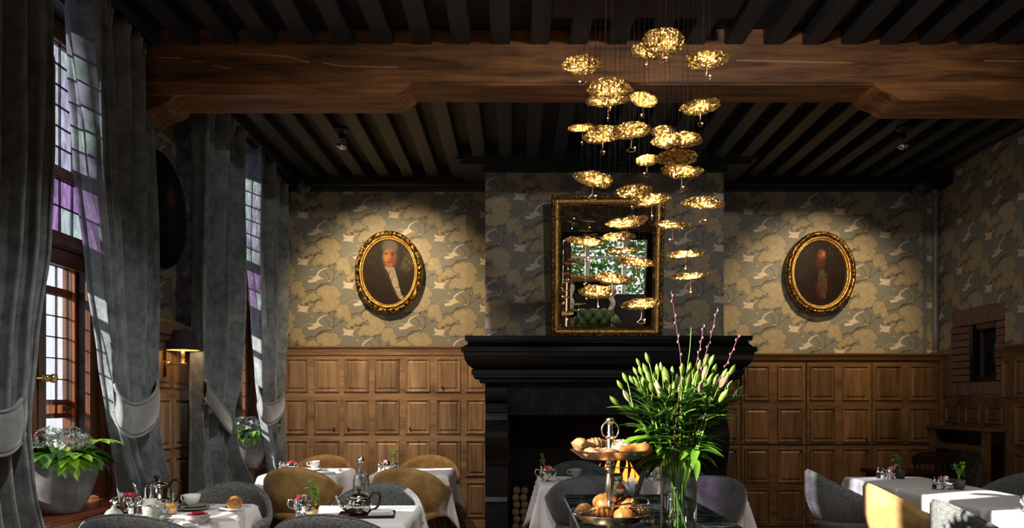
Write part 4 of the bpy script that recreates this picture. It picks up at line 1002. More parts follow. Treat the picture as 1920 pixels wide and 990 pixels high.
ceil_lamp('added fill bulb lamp in the sitting room behind the open doorway', 2.2, YB-1.3, 3.44); spot_light(2.2, YB-1.3, 3.36, (1.9, YB-1.6, 0), 170, 2.6, (1, .92, .8), .04, .5)  # extra lamp put in to brighten the sofa and door
# unseen copies of these bulbs, added as fill light for the room
for lx, ly, le, lab in ((-.55, 3.55, 130, 'added fill bulb lamp over the breakfast table, above the view'), (-.75, 1.30, 110, 'added fill bulb lamp over the near left, above the view'), (-.75, -1.2, 150, 'added fill bulb lamp behind the camera on the left'), (1.25, 2.4, 120, 'added fill bulb lamp before the pendants, above the view'), (2.6, 3.3, 42, 'added fill bulb lamp over the right-hand tables, above the view')):
    ceil_lamp(lab, lx, ly, 3.44)
    spot_light(lx, ly, 3.36, (lx-.4, ly+.5, 0) if le != 120 else (1.0, 7.1, 2.3), le, 1.95, (1, .94, .87), .04, .7)
spot_light(3.09, 6.18, 3.36, (3.0, 5.9, 0), 16, 1.5, (1, .88, .74), .04, .8)  # second beams added at both bulbs, pointing down to fill the tables
spot_light(-1.40, 6.20, 3.36, (-1.45, 6.75, 0), 75, 1.6, (1, .88, .74), .04, .8)
def ballspot(label, x, y, z):
    t = thing('ball_speaker', label, 'speaker', (x, y, z))
    MB().sphere((0, 0, 0), .095, 20).build('housing', 'black', t); MB().tube([(0, .02, 0), (0, .20, .02)], .025, 10).build('bracket', 'black', t)
    MB().lathe([(.05, -.088), (.045, -.095), (.001, -.09)], 20, ax='y').build('grille', 'joist', t)
ballspot('round black ball fitting in the upper left corner over the far curtain', (566-CX)*7.35/F, 7.35, EYE+(HY-345)*7.35/F)
ballspot('round black ball fitting in the upper right corner beside the pipe', (1728-CX)*7.35/F, 7.35, EYE+(HY-350)*7.35/F)
pt = thing('water_pipe', 'grey painted pipe running down the right corner of the back wall', 'pipe', (4.19, D-.07, 1.84))
MB().tube(curve([(-.035, -.05, 1.73), (-.02, -.02, 1.68), (0, 0, 1.62), (0, 0, 1.5), (0, 0, 0)], 5), .026, 12).build('pipe_run', 'pipe', pt)
for z in (.80, .02): MB().lathe([(.026, -.014), (.033, -.012), (.033, .012), (.026, .014)], 14, (0, 0, z)).box(-.008, .008, 0, .07, z-.008, z+.008).build('collar', 'pipe', pt)
structure(MB().box(4.10, 4.125, D-.03, D-.001, 1.84, 3.47).build('trim_6', 'pipe', None, .004))

# ------------------------------------------------------------------ radiator cover and dark chair by the right wall
rc = thing('radiator_cover', 'dark oak radiator cover with a wire-mesh front under the brick niche', 'radiator cover', (XR-.05, 7.2, 0))
b = MB(); x = -.15
b.box(-.18, .0, -.56, .42, 1.105, 1.135); b.build('top', 'oakdarkrail', rc, .006)
for y0, y1 in ((-.54, -.44), (.33, .41)): MB().box(-.15, -.12, y0, y1, 0, 1.105).build('post', 'oakdarkrail', rc, .004)
MB().box(-.145, -.12, -.44, .33, .92, .975).build('rail', 'oakdarkrail', rc, .004); MB().box(-.145, -.12, -.44, .33, 0.05, .18).build('rail', 'oakdarkrail', rc, .004)
MB().box(-.02, -.005, -.54, .41, .02, 1.10).build('back_panel', 'black', rc)
b = MB()
for k in range(-24, 40):
    for sgn in (1, -1):
        c0 = -.44+k*.032; pts = [(y, .18+(y-c0)*sgn*1.0) for y in (-.44, .33)]
        y_a, z_a = -.44, .18+(-.44-c0)*sgn; y_b, z_b = .33, .18+(.33-c0)*sgn
        def clip(ya, za, yb, zb):
            lo_, hi_ = .18, .92; t0, t1 = 0, 1
            dz = zb-za
            for lim, s_ in ((lo_, 1), (hi_, -1)):
                p = (za-lim)*s_; q_ = (zb-lim)*s_
                if p < 0 and q_ < 0: return None
                if p < 0: t0 = max(t0, p/(p-q_))
                if q_ < 0: t1 = min(t1, p/(p-q_))
            return None if t0 >= t1 else ((ya+(yb-ya)*t0, za+dz*t0), (ya+(yb-ya)*t1, za+dz*t1))
        r_ = clip(y_a, z_a, y_b, z_b)
        if r_: b.tube([(-.13, *r_[0]), (-.13, *r_[1])], .0028, 3)
b.build('wire_mesh', 'steel', rc, kind='stuff')
wc = thing('windsor_chair', 'dark wooden spindle-back chair in front of the radiator cover', 'chair', (3.80, 6.78, 0), PI+.25)
MB().lathe([(.001, .43), (.20, .43), (.215, .445), (.20, .465), (.001, .46)], 24, sx=1, sy=.95).build('seat', 'darkwood', wc)
MB().tube(curve([(-.20, -.20, .87), (-.1, -.235, .895), (0, -.245, .90), (.1, -.235, .895), (.20, -.20, .87)], 5), .012, 8).box(-.18, .18, -.25, -.225, .80, .88).build('top_rail', 'darkwood', wc, .004)
for k in range(7):
    x = -.165+.055*k; MB().tube([(x*.8, -.17, .455), (x*.95, -.215, .65), (x, -.235, .83)], [.007, .012 if k in (0, 6) else .009, .006], 7).build('spindle', 'darkwood', wc)
for sx in (-1, 1):
    for sy in (-1, 1): MB().tube([(sx*.13, sy*.13, .44), (sx*.16, sy*.16, .22), (sx*.19, sy*.19, 0)], [.016, .02, .012], 8).build('leg', 'darkwood', wc)
lt = thing('side_table', 'low black wooden table behind the right tables, before the cupboards', 'table', (3.55, 7.1, 0))
MB().box(-.30, .24, -.22, .22, .70, .735).build('top', 'darkwood', lt, .008); MB().box(-.26, .20, -.18, .18, .62, .70).build('apron', 'darkwood', lt, .004)
for sx in (-.24, .18):
    for sy in (-.16, .16): MB().tube([(sx, sy, .62), (sx, sy, .3), (sx, sy, 0)], [.022, .026, .016], 8).build('leg', 'darkwood', lt)

# ------------------------------------------------------------------ tables under white cloths
def table(tl, cl, x0, x1, y0, y1, over=.34, seed=1):
    cx_, cy_ = (x0+x1)/2, (y0+y1)/2; wx, wy = x1-x0, y1-y0
    t = thing('dining_table', tl, 'table', (cx_, cy_, 0))
    MB().box(-wx/2+.012, wx/2-.012, -wy/2+.012, wy/2-.012, .715, .745).build('tabletop', 'darkwood', t)
    MB().lathe([(.03, .06), (.03, .715)], 12).build('pedestal', 'lead', t); MB().lathe([(.22, 0), (.22, .02), (.03, .06)], 20).build('base', 'lead', t)
    q = random.Random(seed); NX, NY = 44, 44; hx, hy = wx/2+over, wy/2+over; p0 = q.uniform(0, 6)
    def fn(u, v):
        a, c = -hx+2*hx*u, -hy+2*hy*v
        dx, dy = max(abs(a)-wx/2, 0), max(abs(c)-wy/2, 0); sx, sy = math.copysign(1, a), math.copysign(1, c)
        ex, ey = max(-wx/2, min(wx/2, a)), max(-wy/2, min(wy/2, c))
        d = math.hypot(dx, dy)
        if d < 1e-6: return (ex, ey, .752+.0012*math.sin(a*9+p0)*math.sin(c*8))
        th = math.atan2(dy, dx); k = math.sin(2*th)            # 1 on the corner diagonal
        rip = .012*math.sin((a*sx if dy > dx else c)*17+p0)*min(1, d/.2)*(1-k)
        fl = (.045*(1-k)+.34*k)*d+rip; r = .008*min(1, d/.02)
        fold = 1.0-.35*math.sin(4*th)**2*(1 if d > .1 else d/.1)
        ox, oy = math.cos(th)*(fl*fold+r), math.sin(th)*(fl*fold+r)
        dz = math.sqrt(max(0, d*d-fl*fl))
        return (ex+sx*ox, ey+sy*oy, .752-max(0, dz-.004))
    o = MB().grid(fn, NX, NY).build('tablecloth', 'linen'); o.location = (cx_, cy_, 0)
    tag(o, cl, 'tablecloth', 'white tablecloths')
    o.modifiers.new('thickness', 'SOLIDIFY').thickness = .002
    return o
table('table by the near window carrying the full breakfast', 'white cloth on the near window table set with teapot and berries', -2.10, -1.57, 3.86, 4.66, .26, 1)
table('table with the glass bottle and the tray', 'white cloth under the glass bottle and the silver teapot tray', -1.165, -.565, 3.88, 4.57, .30, 2)
table('far table beside the second window', 'white cloth on the far window table before the panelling', -2.14, -1.505, 6.42, 7.16, .30, 3)
table('far table left of the fireplace', 'white cloth on the far table just left of the fireplace', -1.22, -.575, 6.42, 7.16, .34, 4)
table('table before the left side of the hearth', 'white cloth hanging low in front of the left half of the hearth', .175, .84, 5.65, 6.35, .36, 5)
table('table behind the lily vase', 'white cloth on the table behind the tall lily vase', 1.05, 1.66, 5.68, 6.30, .34, 6)
table('farthest of the three tables along the right', 'shadowed white cloth on the farthest right-hand table', 2.69, 3.30, 5.46, 6.33, .22, 7)
table('middle of the three tables along the right', 'white cloth on the middle right-hand table behind the mustard chair', 2.69, 3.29, 4.46, 5.44, .22, 8)
table('nearest of the three tables along the right', 'bright white cloth on the nearest right-hand table at the frame edge', 2.69, 3.29, 3.50, 4.40, .22, 9)

# ------------------------------------------------------------------ tub chairs
def rim(phi):                                    # height of the rim around the tub; 0 = back
    a = abs(phi)
    if a < 1.95: return .64+.192*max(0, math.cos(a*.86))**1.2-.012*math.exp(-((a-1.45)/.25)**2)+.018*math.exp(-((a-1.85)/.16)**2)
    f = min(1, (a-1.95)/.55); f = f*f*(3-2*f)
    return .64*(1-f)+.44*f+.010*(1-f)
def tub_proto(mat, label):
    t = thing('tub_chair', label, 'chair')
    def shell(u, v, th=0.0):
        phi = 2*PI*u-PI; zr = rim(phi)
        zb = .385
        r0 = .10
        z = zb+(zr-zb)*v
        hgt = min(1, (z-zb)/.30)
        r = (r0+(.300-r0)*math.sin(PI/2*hgt)**.62)+.032*max(0, v-.6)/.4*math.exp(-((abs(phi)-1.8)/.3)**2)
        r -= th
        sy = .98
        return (r*math.sin(phi)*1.02, -r*math.cos(phi)*sy+.0, z)
    b = MB()
    n, m = 56, 12
    def fo(u, v):
        if v < .48: return shell(u, v/.48)
        if v < .56:
            k = (v-.48)/.08; x, y, z = shell(u, 1, .034*k); return (x, y, z+.016*math.sin(PI*k))
        k = (1-v)/.44; x, y, z = shell(u, max(k, .0), .034); return (x, y, max(z, .40+.0*k))
    b.grid(fo, n, 26, True)
    b.lathe([(.001, .384), (.105, .386)], n)
    b.build('shell', mat, t)
    MB().lathe([(.001, .415), (.20, .415), (.235, .43), (.243, .455), (.235, .478), (.20, .488), (.001, .494)], 32, (0, .01, 0)).build('seat_cushion', mat, t)
    tubepts = [shell(k/56, 1, .017) for k in range(56)]
    MB().tube([(x, y, z+.014) for x, y, z in tubepts], .0065, 6, 0, True).build('piping', mat, t)
    for sx in (-1, 1):
        for sy in (-1, 1): MB().tube([(sx*.07, sy*.07, .392), (sx*.14, sy*.14, .385), (sx*.165, sy*.165, .36), (sx*.235, sy*.235, 0)], .009, 8).build('leg', 'steel', t)
    return t
protos = {m_: tub_proto(m_, 'x') for m_ in ('gold_velvet', 'tweed', 'slate')}
def ch(m_, label, x, y, rz, g): return copy_of(protos[m_], label, (x, y, 0), rz, g, used_chairs.setdefault(m_, {}))
used_chairs = {}
G = 'mustard velvet tub chairs'; H = 'grey tweed tub chairs'; K = 'slate velvet tub chairs'
ch('gold_velvet', 'mustard velvet tub chair with its back to us, near the far window table', -1.76, 6.36, -.06, G)
ch('gold_velvet', 'mustard velvet tub chair behind the far window table, facing us', -1.84, 7.24, PI, G)
ch('gold_velvet', 'mustard velvet tub chair with its back to us, just left of the fireplace', -.87, 6.31, -.10, G)
ch('gold_velvet', 'mustard velvet tub chair against the panelling left of the fireplace', -.84, 7.24, PI, G)
ch('tweed', 'grey tweed tub chair behind the breakfast table with berries', -1.80, 4.69, PI, H)
ch('tweed', 'grey tweed tub chair in the near left corner, only its rim showing', -1.83, 3.83, 0, H)
ch('tweed', 'grey tweed tub chair behind the glass bottle and silver teapot', -.86, 4.68, PI, H)
ch('tweed', 'grey tweed tub chair at the bottom edge before the teapot tray', -.90, 3.83, 0, H)
ch('slate', 'dark slate velvet tub chair deep in the hearth side of the left fireside table', .53, 6.48, PI, K)
ch('slate', 'slate velvet tub chair with its back to us, left of the pastry stand', .52, 5.66, 0, K)
ch('slate', 'dark slate velvet tub chair half hidden behind the lily vase table', 1.33, 6.46, PI, K)
ch('slate', 'slate velvet tub chair with its back to us, right of the lily vase', 1.37, 5.66, 0, K)
ch('tweed', 'grey tweed tub chair farthest back along the right-hand tables', 2.50, 5.86, -PI/2-.12, H)
ch('gold_velvet', 'sunlit mustard velvet tub chair at the middle right-hand table', 2.50, 4.86, -PI/2-.10, G)
ch('tweed', 'grey tweed tub chair in the near right corner', 2.50, 4.05, -PI/2-.08, H)
ch('tweed', 'grey tweed tub chair on the far side of the right-hand tables', 3.50, 5.62, PI/2, H)
ch('tweed', 'grey tweed tub chair cut off by the right edge of the view', 3.56, 4.98, PI/2, H)

# ------------------------------------------------------------------ marble counter
ct = thing('counter', 'black sideboard counter with a veined green-black marble top', 'counter', (.64, 3.6, 0))
CZ = .82
MB().box(-.36, .35, -1.2, .96, CZ-.03, CZ).build('marble_top', 'counter', ct, .006)
MB().box(-.33, .32, -1.17, .93, .08, CZ-.03).build('cabinet', 'cabinet', ct, .006); MB().box(-.30, .29, -1.14, .90, 0, .08).build('plinth', 'cabinet', ct)

# ------------------------------------------------------------------ tableware
TZ = .7535
def T(px, py, z=TZ):                              # the spot on a table top seen at a photo pixel
    d = (EYE-z)*F/(py-HY); return Vector(((px-CX)*d/F, d, z))
def handle(pts, r, n=6): return MB().tube(curve(pts, 5), r, n)
def cup(label, loc, body='china', rz=0.0, plates=1, group='breakfast cups'):
    t = thing('coffee_cup', label, 'cup', loc+Vector((0, 0, .022 if plates else 0)), rz, group)
    MB().lathe([(.001, .0), (.024, .0), (.026, .006), (.038, .022), (.045, .045), (.047, .062), (.0445, .062), (.042, .045), (.034, .022), (.001, .012)], 28).build('bowl', body, t)
    handle([(.044, 0, .052), (.062, 0, .054), (.068, 0, .038), (.058, 0, .022), (.040, 0, .022)], .0045).build('handle', body, t)
    MB().lathe([(.041, .044), (.001, .045)], 20).build('coffee', 'darkwood', t)
    return t
def plate(label, loc, r=.075, body='china', cat='saucer', z=0.0, name='saucer', group='saucers and plates'):
    o = MB().lathe([(.001, .004), (r*.55, .004), (r*.62, .006), (r, .017), (r, .020), (r*.6, .010), (r*.5, .008), (.001, .008)], 32).build(name, body)
    return tag(o, label, cat, group, loc+Vector((0, 0, z)))
def sachets(parent, mats, n, R, z0, seed):
    q = random.Random(seed)
    for i in range(n):
        a = q.uniform(0, 6.28); r = R*math.sqrt(q.random())
        o = MB().box(-.010, .010, -.0018, .0018, 0, .052).build('sachet', q.choice(mats), parent)
        o.location = (r*math.cos(a), r*math.sin(a), z0); o.rotation_euler = (q.uniform(-.5, .5), q.uniform(-.5, .5), q.uniform(0, 3))
def sugar_pot(label, loc, rz=0.0, seed=1, s=1.0, mats=('pink', 'pink', 'paper', 'kraft')):
    t = thing('sugar_pot', label, 'sugar pot', loc, rz, 'silver sugar pots'); t.scale = (s, s, s)
    MB().lathe([(.001, 0), (.026, 0), (.028, .005), (.018, .012), (.034, .028), (.040, .048), (.036, .068), (.034, .072), (.038, .078), (.035, .078), (.032, .068), (.036, .048), (.001, .02)], 24).build('pot', 'silver', t)
    for sx in (-1, 1): handle([(sx*.036, 0, .068), (sx*.056, 0, .076), (sx*.064, 0, .056), (sx*.052, 0, .036), (sx*.036, 0, .034)], .0045).build('handle', 'silver', t)
    sachets(t, mats, 9, .024, .045, seed); return t
def shaker(label, loc, dark=False):
    t = thing('salt_shaker', label, 'shaker', loc, 0, 'glass salt and pepper shakers')
    MB().lathe([(.001, 0), (.017, 0), (.018, .01), (.014, .05), (.001, .05)], 14).build('glass_body', 'clear', t)
    MB().lathe([(.001, .003), (.014, .003), (.012, .034), (.001, .034)], 12).build('filling', 'soil' if dark else 'paper', t)
    MB().lathe([(.016, .048), (.018, .054), (.014, .068), (.008, .076), (.005, .08), (.007, .085), (.001, .09)], 14).build('silver_top', 'silver', t); return t
leafproto = {}
def leaf_mesh(mat, L, W, bend=.25, name='leaf', lobes=0):
    key = (mat, L, W, bend, lobes)
    if key in leafproto: return leafproto[key]
    b = MB()
    if lobes:
        # palmate leaf: lobes fan from the stalk
        for k in range(lobes):
            a = (k-(lobes-1)/2)*.62; ll = L*(1-.13*abs(k-(lobes-1)/2))
            def f(u, v, a=a, ll=ll):
                x = (v-.5)*W*math.sin(PI*min(1, u*.92+.10))**.9; y = ll*u; c, s_ = math.cos(a), math.sin(a)
                return (x*c+y*s_, -x*s_+y*c, .25*abs(x)-bend*y*y/L*1.2+.002*k)
            b.grid(f, 6, 5)
    else:
        b.grid(lambda u, v: ((v-.5)*W*math.sin(PI*min(1, u*.93+.06))**.8, L*u, .35*abs((v-.5)*W*math.sin(PI*u))-bend*L*u*u), 7, 5)
    o = b.build(name, mat); leafproto[key] = o; return o
def put_leaf(parent, mat, L, W, loc, yaw, pitch, bend=.25, roll=0.0, sc=1.0, lobes=0):
    return piece(leaf_mesh(mat, L, W, bend, 'leaf', lobes), loc, parent, (pitch, roll, yaw), sc)
def pot_plant(label, loc, h=.10, pot='pot', seed=1, vivid=True, s=1.0):
    t = thing('potted_plant', label, 'plant', loc, 0, 'little potted table plants'); q = random.Random(seed); t.scale = (s, s, s)
    MB().lathe([(.001, 0), (.026, 0), (.036, .05), (.037, .06), (.033, .06), (.031, .05), (.001, .048)], 20).build('pot', pot, t)
    for i in range(4):
        a = q.uniform(0, 6.28); hh = h*q.uniform(.7, 1.1)
        tip = (.03*math.cos(a), .03*math.sin(a), .05+hh)
        MB().tube(curve([(0, 0, .045), (.01*math.cos(a), .01*math.sin(a), .05+hh*.5), tip], 4), .0018, 5).build('stem', 'lilystem', t)
        for k in range(6):
            f = q.uniform(.45, 1.0)
            put_leaf(t, 'leaflight' if vivid and q.random() < .6 else 'leaf', .034, .024, (tip[0]*f, tip[1]*f, .05+hh*f), q.uniform(0, 6.28), q.uniform(-.3, .9), .5, 0, q.uniform(.7, 1.15))
    return t
def teapot(label, loc, rz=0.0, hm='darkwood', s=1.0, tall=False):
    t = thing('teapot', label, 'teapot', loc, rz, 'silver teapots'); t.scale = (s, s, s)
    if tall: pr = [(.001, 0), (.045, 0), (.05, .006), (.062, .02), (.068, .045), (.066, .058), (.062, .06), (.060, .11), (.057, .115)]
    else: pr = [(.001, 0), (.045, 0), (.052, .006), (.066, .03), (.070, .055), (.064, .08), (.058, .088)]
    zt = pr[-1][1]
    MB().lathe(pr+[(.001, zt)], 32).build('body', 'silver', t)
    MB().lathe([(.056, zt), (.050, zt+.012), (.030, zt+.024), (.012, zt+.028), (.001, zt+.029)], 28).build('lid', 'silver', t)
    MB().lathe([(.006, zt+.026), (.006, zt+.034), (.014, zt+.040), (.014, zt+.046), (.006, zt+.054), (.001, zt+.056)], 14).build('finial', hm, t)
    MB().tube(curve([(-.055, 0, .03), (-.085, 0, .045), (-.10, 0, zt-.012), (-.118, 0, zt+.014)], 5), [.017]*4+[.015]*4+[.012]*4+[.009]*3+[.008], 10).build('spout', 'silver', t)
    handle([(.056, 0, zt-.01), (.082, 0, zt+.028), (.112, 0, zt+.018), (.112, 0, zt-.03), (.092, 0, .03), (.062, 0, .02)], .0068, 8).build('handle', hm, t)
    return t
def napkin(label, loc, rz, wx=.16, wy=.11, n=4):
    o = MB()
    for k in range(n): o.box(-wx/2+.004*k, wx/2-.003*k, -wy/2+.003*k, wy/2-.005*k, .0045*k, .0045*k+.0035)
    return tag(o.build('napkin', 'napkin', None, .0015), label, 'napkin', 'folded napkins', loc, rz)
def cutlery(kind, label, loc, rz):
    t = thing(kind, label, 'cutlery', loc, rz, 'silver cutlery on the tables')
    MB().tube([(0, -.10, .004), (0, -.02, .006), (0, .03, .004)], [.004, .0028, .003], 6).build('handle', 'silver', t)
    if kind == 'knife': MB().prism([(-.001, .03), (.009, .035), (.010, .10), (.004, .115), (-.001, .11)], .003, .0045, 'z').build('blade', 'silver', t)
    elif kind == 'spoon': MB().sphere((0, .055, .005), .02, 12, sc=(.75, 1.35, .22)).build('bowl', 'silver', t)
    else:
        b = MB().box(-.009, .009, .03, .05, .003, .005)
        for k in range(4): b.box(-.009+.0055*k, -.0068+.0055*k, .05, .09, .003, .005)
        b.build('tines', 'silver', t)
    return t

# breakfast on the near window table
teapot('tall silver coffee pot with a black handle on the breakfast table', T(286, 955)+Vector((0, .05, 0)), .15, 'darkwood', 1.12, True)
bell = thing('stoneware_bottle', 'round sage stoneware pot with a silver stopper at the left of the breakfast table', 'pot', T(213, 972), 0)
MB().lathe([(.001, 0), (.036, 0), (.044, .012), (.044, .026), (.032, .044), (.012, .054), (.009, .066), (.001, .066)], 28).build('body', 'sage', bell)
MB().lathe([(.010, .064), (.012, .07), (.008, .076), (.02, .086), (.022, .094), (.012, .102), (.006, .108), (.001, .112)], 16).build('stopper', 'silver', bell)
sugar_pot('silver sugar pot of pink sachets on the breakfast table', T(230, 962)+Vector((0, .06, 0)), .3, 2, 1.1, ('pink', 'pink', 'paper'))
shaker('salt shaker beside the pink sachets on the breakfast table', T(246, 964)); shaker('pepper shaker before the coffee pot on the breakfast table', T(262, 965), True)
cj = thing('milk_jug', 'white milk jug below the silver coffee pot', 'jug', T(280, 964), .4)
MB().lathe([(.001, 0), (.032, 0), (.036, .01), (.037, .045), (.032, .07), (.036, .082), (.033, .082), (.030, .07), (.034, .045), (.001, .008)], 24).build('body', 'china', cj); handle([(.034, 0, .07), (.056, 0, .066), (.054, 0, .035), (.034, 0, .022)], .004).build('handle', 'china', cj)
yj = thing('spread_glass', 'small glass of bright yellow spread behind the sage cup', 'glass', T(294, 966), 0)
MB().lathe([(.001, 0), (.022, 0), (.024, .05), (.022, .05), (.020, .004), (.001, .004)], 18).build('glass', 'clear', yj); MB().lathe([(.001, .005), (.019, .005), (.021, .038), (.001, .038)], 16).build('filling', 'juice', yj)
bc = thing('biscuit_cup', 'silver cup of brown sachets left of the coffee pot', 'pot', T(252, 956), 0)
MB().lathe([(.001, 0), (.024, 0), (.03, .05), (.028, .05), (.001, .01)], 18).build('cup', 'silver', bc); sachets(bc, ('kraft',), 8, .02, .03, 8)
om = thing('marmalade_jar', 'glass of orange marmalade with a spoon standing in it', 'jar', T(322, 964), 0)
MB().lathe([(.001, 0), (.026, 0), (.034, .068), (.032, .068), (.024, .005), (.001, .005)], 22).build('glass', 'clear', om); MB().lathe([(.001, .006), (.0235, .006), (.030, .060), (.001, .058)], 20).build('filling', 'jam', om)
MB().tube([(-.008, 0, .03), (.006, 0, .07), (.012, 0, .115)], [.004, .003, .008], 7).build('spoon', 'silver', om)
plate('wide sage saucer under the sage cup', T(290, 976), .082, 'sage'); cup('sage stoneware cup in front of the coffee pot', T(290, 976)+Vector((0, 0, -.006)), 'sage', .2)
plate('wide plate under the white cup and its saucer', T(362, 956), .098, 'sage', 'plate', 0, 'plate'); plate('saucer under the white cup behind the berries', T(362, 956), .078, 'sage', 'saucer', .012)
cup('white cup on stacked saucers behind the berry bowl', T(360, 956)+Vector((0, 0, .005)), 'china', PI-.2)
bw = thing('berry_bowl', 'white bowl of red berries at the front of the breakfast table', 'bowl', T(370, 981), 0)
MB().lathe([(.001, 0), (.03, 0), (.045, .01), (.072, .045), (.074, .048), (.070, .048), (.043, .014), (.001, .006)], 36).build('bowl', 'china', bw)
q = random.Random(9)
for i in range(26):
    a, r = q.uniform(0, 6.28), .05*math.sqrt(q.random()); o = MB().sphere((0, 0, 0), .0085, 8).build('berry', 'berry', bw) if i == 0 else piece(o0, (0, 0, 0), bw)
    if i == 0: o0 = o; 
    o.location = (r*math.cos(a), r*math.sin(a), .038+.012*(1-r/.05)+q.uniform(0, .006)); o.scale = (q.uniform(.8, 1.3),)*3
MB().lathe([(.001, .036), (.058, .034)], 24).build('compote', 'berry', bw)
plate('small plate under the spiral pastry', T(441, 957), .085, 'china', 'plate', 0, 'plate')
def spiral_roll(label, loc, rz, s=1.0, mat='crust'):
    t = thing('spiral_pastry', label, 'pastry', loc, rz); t.scale = (s, s, s)
    b = MB()
    b.grid(lambda u, v: ((.043*(1-.25*(2*v-1)**4))*math.cos(2*PI*u), -.05+.10*v, .036+.036*math.sin(2*PI*u)*(1-.2*(2*v-1)**4)), 24, 9, True)
    b.build('crust', mat, t)
    for k in range(4):
        r = .036-.009*k; MB().tube([(r*math.cos(a), -.052, .036+r*.85*math.sin(a)) for a in np.linspace(0, 2*PI, 20)[:-1]], .0055, 6, 0, True).build('swirl', 'bread' if k % 2 else 'crust', t)
    MB().lathe([(.001, -.047), (.036, -.046)], 20, (0, 0, .036), ax='y').build('end', 'bread', t)
    return t
spiral_roll('golden spiral pastry on a plate at the back right of the breakfast table', T(440, 957)+Vector((0, 0, .008)), .35)
napkin('folded white napkin right of the berry bowl', T(418, 975), .25); napkin('folded napkin under the cutlery left of the berry bowl', T(335, 985), -.5, .15, .08)
cutlery('knife', 'knife on the napkin beside the berry bowl', T(326, 985)+Vector((0, 0, .018)), -.9); cutlery('fork', 'fork on the napkin before the sage saucer', T(335, 986)+Vector((0, 0, .018)), -.9); cutlery('spoon', 'spoon beside the sage saucer', T(313, 984), -1.1)
cutlery('spoon', 'spoon lying across the stacked saucers of the white cup', T(375, 957)+Vector((0, 0, .02)), -1.0); cutlery('knife', 'knife lying behind the spiral pastry', T(410, 956), -1.2)
# table with the bottle and tray
tl = T(688, 967)
tray = MB().box(-.15, .15, -.10, .10, 0, .006).box(-.15, -.143, -.10, .10, .006, .014).box(.143, .15, -.10, .10, .006, .014).box(-.15, .15, -.10, -.093, .006, .014).box(-.15, .15, .093, .10, .006, .014).build('tray', 'darkwood', None, .002)
tag(tray, 'dark wooden tray under the silver teapot with black handle', 'tray', None, tl, .12)
napkin('cream napkin folded on the tray right of the teapot', tl+Vector((.075, .0, .007)), .12, .13, .15, 5)
teapot('squat silver teapot with a black handle on the tray', T(672, 966)+Vector((0, 0, .006)), .1)
bt = thing('water_bottle', 'clear glass water bottle standing behind the silver teapot', 'bottle', T(677, 957), 0)
MB().lathe([(.001, .004), (.040, .004), (.044, 0), (.046, .01), (.046, .17), (.040, .20), (.022, .222), (.016, .235), (.015, .272), (.017, .276), (.017, .288), (.014, .288), (.012, .24), (.020, .22), (.042, .168), (.042, .012), (.001, .012)], 32).build('glass', 'vaseglass', bt)
MB().lathe([(.001, .272), (.0165, .272), (.0175, .279), (.0175, .300), (.001, .300)], 18).build('stopper', 'silver', bt)
sugar_pot('silver sugar pot of pink and brown sachets on the bottle table', T(563, 968)+Vector((0, .03, 0)), .1, 5, 1.15, ('pink', 'kraft', 'paper', 'paper'))
shaker('front glass salt shaker on the bottle table', T(560, 976)); shaker('front pepper shaker on the bottle table', T(578, 977), True)
pot_plant('little plant in a gilt pot beside the sachets of the bottle table', T(586, 970), .15, 'brass', 3, True, .95)
# far tables
sugar_pot('silver sugar pot on the far window table under the corner curtain', T(545, 884), 0, 11, .95); shaker('salt shaker on the far window table', T(526, 883))
shaker('pepper shaker on the far window table', T(533, 884), True)
plate('saucers under the cup on the far window table', T(590, 882), .09); cup('white cup on the far window table', T(590, 882), 'china', PI)
box_ = MB().box(-.05, .05, -.03, .03, 0, .03).build('butter_dish', 'vaseglass', None, .004); tag(box_, 'small glass butter dish beside the far cup', 'dish', None, T(565, 882))
napkin('napkin right of the cup on the far window table', T(622, 883), 0); napkin('napkin at the front of the far window table', T(612, 889), .3)
sugar_pot('silver sugar pot with pink sachets on the table left of the fireplace', T(725, 883), .2, 12, 1.0, ('pink', 'pink', 'paper')); shaker('salt shaker on the table left of the fireplace', T(712, 884)); shaker('pepper shaker on the table left of the fireplace', T(743, 884), True)
pot_plant('small plant in a dark pot on the table left of the fireplace', T(737, 881), .14, 'pot', 5, False)
sugar_pot('two-handled silver pot on the left hearth table', T(1023, 903), 0, 14, 1.25, ('pink', 'pink', 'paper'))
pot_plant('tiny leafy plant behind the two-handled silver pot', T(1022, 896), .14, 'silver', 7, True)
plate('saucer under the cup on the left hearth table', T(1080, 899), .075); cup('pale cup on the left hearth table', T(1080, 899), 'sage', PI)
napkin('rolled napkin left of the hearth table cup', T(1053, 901), .4, .10, .05, 5); napkin('napkin before the hearth table cup', T(1096, 904), .2, .12, .06, 4)
cutlery('spoon', 'spoon on the left hearth table', T(1066, 904), 1.2)
sugar_pot('silver sugar pot at the left of the table behind the lilies', T(1232, 901), 0, 15, 1.1, ('paper', 'pink', 'kraft')); shaker('shaker on the table behind the lilies', T(1222, 903)); pot_plant('dark little plant behind the lily vase', T(1232, 896), .11, 'pot', 8, False)
